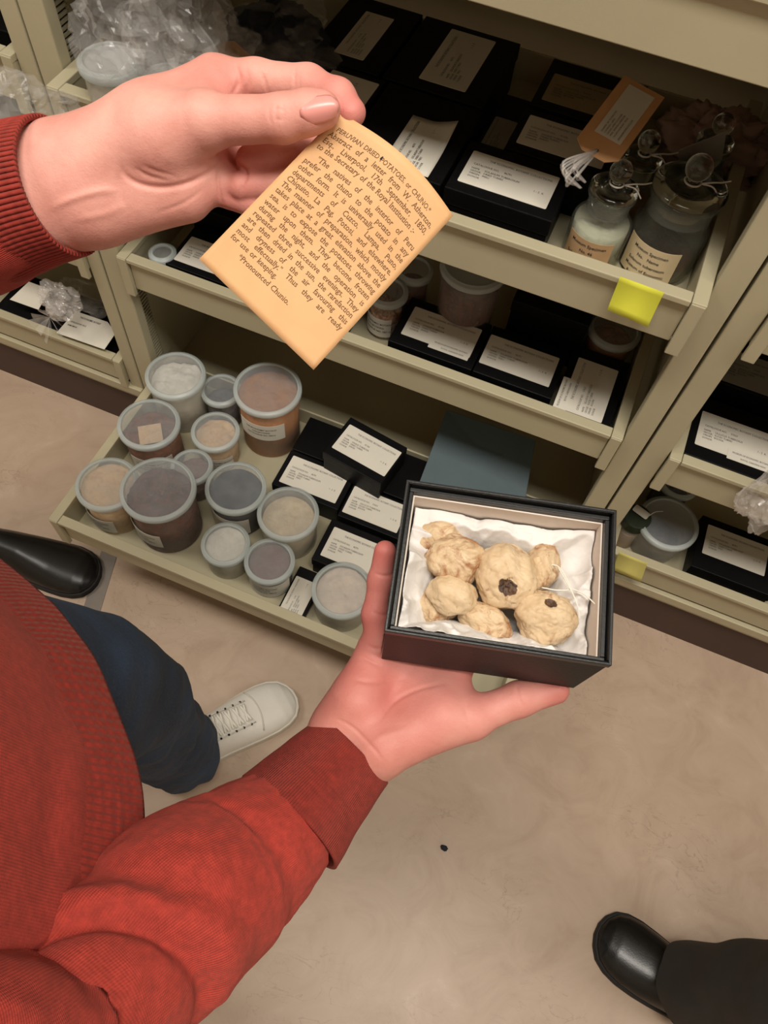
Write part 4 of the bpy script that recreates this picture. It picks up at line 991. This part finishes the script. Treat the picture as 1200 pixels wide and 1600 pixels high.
LH = groove(LH, [([(186, 255), (198, 276), (225, 290), (262, 293), (300, 284), (332, 266), (352, 245)], 4.5, .0016), ([(210, 262), (232, 275), (268, 284)], 3, .0007), ([(222, 258), (246, 268), (276, 276)], 3, .0006),
    ([(343, 253), (341, 285), (348, 325)], 2.6, .0012), ([(350, 228), (362, 250), (385, 268), (378, 292), (372, 312)], 2.6, .0011), ([(240, 335), (285, 318), (318, 296)], 3, .0006),
    ([(424, 160), (420, 176), (424, 196)], 2.2, .0005), ([(433, 157), (431, 178), (434, 202)], 2.2, .0006), ([(442, 158), (443, 178), (441, 200)], 2.2, .0005), ([(428, 168), (445, 172)], 2.0, .0004), ([(428, 186), (444, 188)], 2, .0004),
    ([(366, 96), (374, 125), (362, 150)], 3.5, .0011), ([(385, 104), (388, 130), (384, 150)], 3.5, .0007), ([(409, 112), (414, 130), (418, 150)], 2.6, .0009), ([(462, 104), (460, 125), (461, 146)], 2.6, .0008), ([(468, 106), (467, 125), (468, 144)], 2, .0004),
    ([(78, 326), (110, 312), (150, 300), (185, 296)], 6, -.0012), ([(110, 345), (160, 335), (200, 320)], 6, -.0006), ([(190, 262), (186, 290), (196, 330)], 5, .0006), ([(505, 146), (528, 152), (534, 172), (524, 190)], 2, .0002)])
RH = groove(RH, [([(584, 896), (603, 900), (622, 896)], 2.6, .0008), ([(582, 957), (600, 961), (620, 957)], 2.6, .0009), ([(572, 1008), (588, 1014), (602, 1012)], 3, .0008), ([(560, 1024), (580, 1034), (600, 1044)], 3, .0007),
    ([(590, 1130), (612, 1100), (650, 1078), (700, 1066)], 3.5, .0010), ([(545, 1060), (580, 1066), (640, 1060)], 3.5, .0007), ([(806, 1068), (810, 1088), (818, 1106)], 2.6, .0007), ([(735, 1090), (728, 1110), (738, 1135)], 4, .0006),
    ([(520, 1120), (550, 1136), (580, 1165), (600, 1190)], 3, .0007), ([(560, 1180), (600, 1150), (640, 1140)], 7, -.0008), ([(845, 1066), (868, 1062), (884, 1070)], 2, .0002)])
bodyvf = merge([LH, RH, BB])
body = mk('body', bodyvf, M['skin'], person, smooth=True, world=True)
# reddish flush attribute: fingertips, knuckles and the palm creases
Vb = bodyvf[0]; fl = np.zeros(len(Vb))
for c_, r, k in [(ix[4], .018, .8), (ix[3], .02, .6), (thT, .014, .35), (thI, .016, .25), (md[4], .02, .5), (rg[4], .02, .5), (pk[4], .02, .5), (md[2], .03, .35), (rg[2], .03, .35), (A(345, 150, .462), .022, .55), (pkk[3], .02, .9), (pkk[2], .02, .7), (pkk[1], .03, .7),
                 (m5, .03, .7), (m4, .03, .6), (m3, .03, .7), (m2, .03, .6), (tR[3], .02, .8), (tR[2], .02, .5), (tR[1], .025, .45), (Z(600, 1080, 0), .045, .6), (Z(560, 1060, 0), .04, .6), (Z(660, 1110, 0), .04, .5)]:
    dd = np.linalg.norm(Vb - np.asarray(c_), axis=1); fl = np.maximum(fl, k * np.exp(-(dd / r) ** 2 * 1.1))
nL, nR = len(LH[0]), len(RH[0]); fl[nL:nL + nR] = np.minimum(1, fl[nL:nL + nR] * .85 + .17)
at_ = body.data.attributes.new('flush', 'FLOAT', 'POINT'); at_.data.foreach_set('value', fl.astype(np.float32))
# nails
def nail(c, ax_, nrm_, L, W):
    ax_ = nrm(ax_); nn = nrm(nrm_ - np.dot(nrm_, ax_) * ax_); s = np.cross(ax_, nn); V = []; F = []; n, m = 10, 12
    for j in range(n + 1):
        for i in range(m + 1):
            u, v = 2 * i / m - 1, 2 * j / n - 1
            wv = W * (1 - .10 * max(0, v)) * math.sqrt(max(.0, 1 - (abs(v) ** 5) * .55)); x = u * wv / 2
            lx = L / 2 * v + (L * .10) * (1 - u * u) * (1 if v > 0 else -1) * abs(v)
            V.append(c + ax_ * lx + s * x - nn * (W * .30 * u * u + .0006 * v * v + .0004 * (abs(v) > .95)))
    for j in range(n):
        for i in range(m): F.append((j * (m + 1) + i, j * (m + 1) + i + 1, (j + 1) * (m + 1) + i + 1, (j + 1) * (m + 1) + i))
    return V, F
toc = nrm(CAM - thT)
mk('fingernail', nail(A(499, 170, .4172), A(520, 166, .4174) - A(480, 175, .4178), toc + nrm(A(500, 150, .43) - A(500, 190, .43)) * .12, .0180, .0132), M['nail'], person, True, True, thick=.0008)
mk('fingernail', nail(Z(872, 1078, .0105), tR[3] - tR[2], nrm(CAM - tR[3]) + nrm(A(870, 1050, .56) - A(870, 1090, .56)) * .2, .013, .011), M['nail'], person, True, True, thick=.0008)
# hair cap
def hairf(P):
    h = ell(P, hc + HR.T @ np.array([0, -.014, .022]), (.083, .098, .108), HR)
    return ssub(h, ell(P, hc + HR.T @ np.array([0, .075, -.045]), (.085, .075, .090), HR), .02)
hv = nets(hairf, hc - .15, hc + .15, .006)
mk('hair', hv, simple('brown_hair', (62, 42, 28), .6, .3, 60, .8, 300), person, True, True)

# --- sweater: lofted torso and sleeves with folds
def loft(path, rad, nu=96, nv=120, squash=1.0, up=(0, 0, 1), disp=None, t0=0.0, t1=1.0, close=False, inward=False):
    P = spline(path, 24); R_ = np.interp(np.linspace(0, 1, len(P)), np.linspace(0, 1, len(rad)), rad)
    L = np.concatenate([[0], np.cumsum(np.linalg.norm(np.diff(P, axis=0), axis=1))]); L /= L[-1]
    V = []; UV = []; F = []
    for j in range(nv + 1):
        t = t0 + (t1 - t0) * j / nv; p = np.array([np.interp(t, L, P[:, k]) for k in range(3)]); q = np.array([np.interp(min(1, t + .02), L, P[:, k]) for k in range(3)]) - np.array([np.interp(max(0, t - .02), L, P[:, k]) for k in range(3)])
        T = nrm(q); a = nrm(np.cross(T, up)); b = np.cross(a, T); r = np.interp(t, L, R_)
        for i in range(nu + 1):
            th_ = 2 * PI * i / nu; dv = (disp(th_, t, p) if disp else 0)
            V.append(p + (r + dv) * (math.cos(th_) * a + squash * math.sin(th_) * b)); UV.append((i / nu, t))
    for j in range(nv):
        for i in range(nu): k = j * (nu + 1) + i; F.append((k, k + 1, k + nu + 2, k + nu + 1))
    return np.array(V), F, np.array(UV)
def rows(mat, ribs, rws):      # copy of the knit material with its own stitch counts
    c = mat.copy(); ms = [n_ for n_ in c.node_tree.nodes if n_.type == 'MATH' and n_.operation == 'MULTIPLY']
    for n_, k in zip(ms, (ribs, rws)): n_.inputs[1].default_value = k * 2 * PI
    return c
def fold(th_, t, lst):
    s = 0
    for t0, w0, amp, sk, ph, wd in lst:
        c_ = t0 + sk * math.sin(th_ + ph); e = math.exp(-((t - c_) / w0) ** 2); s += amp * e * max(0, .5 + .5 * math.cos(th_ - ph - wd)) ** 1.0
    return s
sweater = thing('sweater', None, None, (C0[0], C0[1], 0)); del sweater
camdir = nrm(CAM - A(250, 1400, .46))
cu0, cu1 = A(470, 1255, .556), A(553, 1172, .566)
elb = A(0, 1700, .350)
RSp = [elb, A(84, 1604, .383), A(178, 1510, .421), A(267, 1425, .457), A(343, 1373, .495), A(406, 1318, .522), A(456, 1281, .5405)]
def dR(th_, t, p):
    s = fold(th_, t, [(.20, .040, -.006, .12, 1.6, 0), (.30, .05, .004, .10, 1.2, 0), (.475, .022, -.0085, .14, 1.1, .3), (.54, .035, .005, .13, 1.1, .3), (.70, .03, -.003, .10, 2.2, 0), (.80, .03, -.0035, .08, .6, 0), (.90, .03, .002, .05, 1.5, 0)])
    if t > .85: s *= (1 - t) / .15
    return s + min(1, (1 - t) * 7) * .0022 * mn.noise(Vector((math.cos(th_) * 1.6, math.sin(th_) * 1.6, t * 9))) + .0012 * mn.noise(Vector((math.cos(th_) * 6, math.sin(th_) * 6, t * 26)))
svR = loft([CS + SD * .06 + (0, 0, 1.372), shR + SD * .012 - (0, 0, .008), (shR + elR) / 2 + (.0, -.025, 0)] + RSp, [.066, .074, .066, .056, .0530, .0535, .0560, .0540, .0465, .0396], 128, 300, disp=lambda a, t, p: dR(a, max(0, (t - .50) / .50), p) if t > .42 else .003 * mn.noise(Vector((a, t * 9, 0))))
LSp = [CS - SD * .06 + (0, 0, 1.372), shL - SD * .012 - (0, 0, .008), (shL + elL) / 2 + (-.015, .01, 0), elL, A(-120, 345, .515), A(-30, 330, .495), A(38, 308, .484)]
svL = loft(LSp, [.066, .074, .066, .062, .056, .050, .043], 96, 200, disp=lambda a, t, p: .004 * mn.noise(Vector((math.cos(a) * 1.6, math.sin(a) * 1.6, t * 16))))
# torso, stacked sections
def torso(z0, z1, nz, nu, grow=0.0, disp=None):
    V = []; F = []; UV = []
    zs = np.linspace(z0, z1, nz + 1); KZ = [.90, .95, 1.02, 1.12, 1.25, 1.33, 1.385, 1.43, 1.455]
    Aa = [.172, .170, .158, .146, .152, .160, .150, .095, .062]; Bb = [.122, .118, .106, .094, .096, .094, .080, .064, .058]
    for j, zz in enumerate(zs):
        a, b = np.interp(zz, KZ, Aa) + grow, np.interp(zz, KZ, Bb) + grow; c = C0 - FW * .06 * max(0, zz - 1.0) - SD * .10 * max(0, min(zz, 1.3) - 1.0) + (0, 0, zz)
        for i in range(nu + 1):
            q = 2 * PI * i / nu; k = 1 + (disp(q, zz) if disp else 0)
            x, y = math.cos(q), math.sin(q); V.append(c + SD * a * k * math.copysign(abs(x) ** .9, x) + FW * b * k * math.copysign(abs(y) ** .9, y)); UV.append((i / nu, (zz - .9) / .5))
    for j in range(nz):
        for i in range(nu): k = j * (nu + 1) + i; F.append((k, k + 1, k + nu + 2, k + nu + 1))
    return np.array(V), F, np.array(UV)
def dT(q, zz):
    drop = max(0, 1.35 - zz) / .4
    return .035 * drop * (math.sin(7 * q + 3 * zz) * .5 + mn.noise(Vector((math.cos(q) * 2.4, math.sin(q) * 2.4, zz * 3)))) + .02 * mn.noise(Vector((math.cos(q) * 5, math.sin(q) * 5, zz * 9))) * drop
tv = torso(.965, 1.455, 130, 220, .004, dT)
allv = np.concatenate([svR[0], svL[0], tv[0]]); uvall = np.concatenate([svR[2] * (230, 620), svL[2] * (230, 560), tv[2] * (560, 330)])
n1, n2 = len(svR[0]), len(svL[0])
Fa = list(svR[1]) + [tuple(i + n1 for i in f) for f in svL[1]] + [tuple(i + n1 + n2 for i in f) for f in tv[1]]
allv, Fa = groove((allv, Fa), [([(188, 1380), (255, 1362), (320, 1385), (372, 1435), (402, 1495)], 11, .0070), ([(175, 1410), (250, 1398), (308, 1422), (348, 1470), (372, 1530)], 28, -.0038), ([(45, 1490), (95, 1508), (140, 1548), (190, 1610)], 14, .0055), ([(30, 1520), (85, 1545), (130, 1600)], 26, -.0028),
    ([(350, 1305), (372, 1328), (392, 1345)], 10, .0045), ([(398, 1252), (440, 1272), (466, 1305), (474, 1345)], 10, .0045), ([(430, 1452), (455, 1420), (470, 1385)], 12, .004), ([(146, 960), (150, 1100), (142, 1330)], 16, .0022), ([(100, 1080), (92, 1250), (70, 1420)], 24, .0026), ([(120, 1050), (118, 1200), (108, 1380)], 24, -.0022)])
sw = mk('sweater', (allv, Fa), M['sweater'], person, True, True, uv=uvall)
sw['label'] = 'rust red fine-knit sweater'
hem = torso(.920, .975, 16, 240, .0015, lambda q, zz: dT(q, .97) * .8 + .13 * (.975 - zz) / .055)
mk('hem_band', (hem[0], hem[1]), M['cuff'], sw, True, True, uv=hem[2] * (230, 60), thick=.003)
cR = [A(450, 1285, .539), A(500, 1228, .556), A(552, 1171, .567)]
q1 = loft(cR, [.0440, .0385, .0335], 260, 40, disp=lambda a, t, p: .0006 * mn.noise(Vector((math.cos(a) * 2, math.sin(a) * 2, t * 4))))
mk('cuff', (q1[0], q1[1]), M['cuff'], sw, True, True, uv=q1[2] * (150, 10), thick=.003)
cL = [A(-46, 338, .498), A(0, 322, .491), A(45, 306, .484), A(98, 292, .477)]
q2 = loft(cL, [.0450, .0440, .0420, .0400], 420, 40, disp=lambda a, t, p: .0005 * math.sin(a * 84))
mk('cuff', (q2[0], q2[1]), M['cuff'], sw, True, True, uv=q2[2] * (84, 10), thick=.003)

# --- jeans
ank = np.array([-.350, .166, .075]); kn = np.array([-.335, .140, .50]); hipL = C0 - SD * .085 + (0, 0, .88)
rank = C0 + SD * .10 - FW * .16 + (0, 0, .085); rkn = rank * (.5, .5, 0) + (C0 + SD * .08) * (.5, .5, 0) + (0, 0, .50) + FW * .03; hipR = C0 + SD * .085 + (0, 0, .88)
dj = lambda a, t, p: .009 * mn.noise(Vector((math.cos(a) * 1.5, math.sin(a) * 1.5, t * 7))) + .006 * mn.noise(Vector((math.cos(a) * 2.5, math.sin(a) * 2.5, t * 22))) * (1 if t > .5 else .5)
jl = loft([hipL, hipL * .5 + kn * .5 + FW * .01, kn, kn * .5 + ank * .5 - FW * .008, ank + (0, 0, -.02)], [.098, .090, .076, .068, .069], 72, 130, up=tuple(FW), disp=dj)
jr = loft([hipR, hipR * .5 + rkn * .5, rkn, rkn * .5 + rank * .5, rank + (0, 0, -.02)], [.098, .090, .076, .066, .060], 72, 130, up=tuple(FW), disp=dj)
def hips(nz=20, nu=80):
    V = []; F = []
    for j in range(nz + 1):
        zz = .80 + .20 * j / nz
        for i in range(nu): q = 2 * PI * i / nu; V.append(C0 + SD * .152 * math.cos(q) + FW * .106 * math.sin(q) * (1 if zz > .86 else .9) + (0, 0, zz))
    for j in range(nz):
        for i in range(nu): F.append((j * nu + i, j * nu + (i + 1) % nu, (j + 1) * nu + (i + 1) % nu, (j + 1) * nu + i))
    F.append(tuple(range(nu))[::-1]); return np.array(V), F
jo = mk('jeans', merge([(jl[0], jl[1]), (jr[0], jr[1]), hips()]), M['denim'], person, True, True)
jo['label'] = 'dark blue jeans'
# --- shoes
SH = [(0, .004, .02), (.02, .020, .045), (.06, .030, .062), (.14, .035, .075), (.25, .036, .082), (.38, .038, .080), (.50, .041, .072), (.60, .0445, .060), (.70, .047, .050), (.80, .0475, .044), (.88, .044, .040), (.94, .036, .034), (.98, .022, .026), (1, .006, .018)]
def shoe_up(L, wk=1.0, hk=1.0, zb_=.012, n=90, m=48):
    T = [s[0] for s in SH]; V = []; F = []
    for j in range(n + 1):
        t = .5 - .5 * math.cos(PI * j / n); hwid = np.interp(t, T, [s[1] for s in SH]) * wk; h = np.interp(t, T, [s[2] for s in SH]) * hk
        off = .006 * math.sin(PI * t)
        for i in range(m):
            q = 2 * PI * i / m; c, s = math.cos(q), math.sin(q)
            z = zb_ + (h - zb_) * (abs(s) ** .8 if s > 0 else -.12 * abs(s))
            V.append((L * (t - .3), off + hwid * math.copysign(abs(c) ** (.75 if s > 0 else .6), c) * (1 - .18 * max(0, s) ** 2), z))
    for j in range(n):
        for i in range(m): F.append((j * m + i, j * m + (i + 1) % m, (j + 1) * m + (i + 1) % m, (j + 1) * m + i))
    F.append(tuple(range(m))[::-1]); F.append(tuple(n * m + i for i in range(m)))
    return np.array(V), F
def shoe_sole(L, wk, z1, ex=.0025, n=70):
    T = [s[0] for s in SH]; pl = []; pr = []
    for j in range(n + 1):
        t = .5 - .5 * math.cos(PI * j / n); hwid = np.interp(t, T, [s[1] for s in SH]) * wk + ex; off = .006 * math.sin(PI * t); x = L * (t - .3) + ex * (2 * t - 1); pl.append((x, off + hwid)); pr.append((x, off - hwid))
    o = pl + pr[::-1]; k = len(o); V = [(x, y, 0) for x, y in o] + [(x, y, z1) for x, y in o]
    return np.array(V), [tuple(range(k)), tuple(range(k, 2 * k))[::-1]] + [(i, k + i, k + (i + 1) % k, (i + 1) % k) for i in range(k)]
def top_h(L, wk, hk, t, y):      # height of the upper at (t, y)
    T = [s[0] for s in SH]; hwid = np.interp(t, T, [s[1] for s in SH]) * wk; h = np.interp(t, T, [s[2] for s in SH]) * hk; c = min(.98, abs(y - .006) / hwid)
    return .012 + (h - .012) * (1 - c ** (2 / .75)) ** .4
def sneaker(parent, pos, ang):
    def W(vf): return xf(vf, rz=ang, loc=pos)
    L = .285; o = mk('sneaker', W(shoe_up(L, 1.0, 1.0, .014)), M['sneaker'], parent, True, True)
    mk('sole', W(shoe_sole(L, 1.0, .020)), M['sole_w'], o, False, True, bevel=.002)
    Q = []
    for k in range(6):
        t = .42 + .050 * k; wv = .021 - .0010 * k
        for s in (-1, 1):
            P = [(L * (t + .012 * s * e - .3), .006 + wv * e, top_h(L, 1, 1, t + .012 * s * e, .006 + wv * e) + .0030) for e in np.linspace(-1, 1, 9)]
            Q.append(tube(P, .0024, 6))
    mk('laces', W(merge(Q)), M['lace'], o, True, True)
    Q = []
    for s in (-1, 1):
        P = [(L * (t - .3), .006 + s * (.024 - .01 * max(0, (t - .5))), top_h(L, 1, 1, t, .006 + s * .024) + .0012) for t in np.linspace(.33, .70, 14)]; Q.append(tube(P, .0012, 6))
    P = [(L * (.72 + .035 * (1 - e * e) - .3), .006 + .040 * e, top_h(L, 1, 1, .72 + .035 * (1 - e * e), .006 + .040 * e) + .0008) for e in np.linspace(-1, 1, 15)]; Q.append(tube(P, .0012, 6))
    mk('stitched_seams', W(merge(Q)), M['sole_w'], o, True, True)
    Q = [xf(lathe([(0, .0), (.0022, .0)], 10), loc=(L * (.42 + .050 * k - .3), .006 + s * .023, top_h(L, 1, 1, .42 + .050 * k, .006 + s * .022) + .0016)) for k in range(6) for s in (-1, 1)]
    mk('eyelets', W(merge(Q)), M['dark'], o, False, True)
    return o
fa = math.atan2(.8, .6)
toe = onz(457, 1088, .03); p0 = np.array([toe[0], toe[1], 0]) - np.array([math.cos(fa), math.sin(fa), 0]) * .285 * .68
sneaker(person, p0, fa + .02)
sneaker(person, np.array([rank[0], rank[1], 0]) + FW * .0, fa - .12)

# ================================================================== OTHER FEET
def blackshoe(parent, pos, ang, L=.29):
    o = mk('shoe', xf(shoe_up(L, 1.08, 1.0, .014), rz=ang, loc=pos), M['leather'], parent, True, True)
    mk('sole', xf(shoe_sole(L, 1.08, .016, .003), rz=ang, loc=pos), M['blacksole'], o, False, True, bevel=.002); return o
toe = onz(940, 1452, .025); ang = math.radians(170); d = np.array([math.cos(ang), math.sin(ang), 0])
p0 = np.array([toe[0], toe[1], 0]) - d * .29 * .70
t = thing('person', 'person in black trousers and a black shoe, only one foot showing at lower right', 'person', p0)
blackshoe(t, p0, ang)
an = p0 + d * .055 + (0, 0, .075)
tr = loft([an, an + (.02, .0, .12), an + (.04, .005, .35), an + (.03, .0, .75)], [.068, .072, .082, .090], 64, 70, up=(1, 0, 0), disp=lambda a, t_, p: .008 * mn.noise(Vector((math.cos(a) * 1.5, math.sin(a) * 1.5, t_ * 7))))
k_ = len(tr[0]) - 65; tr[1].append(tuple(range(k_, k_ + 64)))
mk('trouser_leg', (tr[0], tr[1]), M['trouser'], t, True, True)
toe = onz(150, 902, .02); ang = math.radians(9); d = np.array([math.cos(ang), math.sin(ang), 0]); p0 = np.array([toe[0], toe[1], 0]) - d * .29 * .70
t = thing('person', 'person whose shiny black shoe shows at the left behind the jeans', 'person', p0)
blackshoe(t, p0, ang)
# a crumb and a scrap of fibre on the floor
p = onz(694, 1325, .003); t = thing('crumb', 'tiny dark crumb on the bare floor below the held box', 'crumb', (p[0], p[1], 0))
mk('crumb_body', lump((0, 0, .0035), .0045, 2.0, 10, .4, 2.5, (1.4, 1, .7)), M['c_dark'], t, smooth=True)
# repeats share a group phrase
for o in [q for q in SC.objects if q.parent is None and 'label' in q]:
    n_ = o.name.split('.')[0]; l = WM[o.name].translation; g = None
    where = 'right cabinet' if l.x > XR else ('left cabinet' if l.x < XL else ('top drawer' if l.z > .7 else ('middle drawer' if l.z > .4 else 'pulled-out bottom drawer')))
    if n_ == 'specimen_box': g = 'black specimen boxes in the ' + where
    elif n_ == 'specimen_jar': g = 'lidded plastic jars in the ' + where
    elif n_ == 'apothecary_jar': g = 'stoppered glass jars in the top drawer'
    elif n_ == 'dried_potato': g = 'dried potatoes in the held box'
    elif n_ == 'plastic_bag': g = 'clear plastic bags over the drawers'
    elif n_ == 'storage_cabinet': g = 'olive metal cabinets in a row'
    elif n_ == 'sticky_note': g = 'sticky notes on drawer fronts'
    if g: o['group'] = g
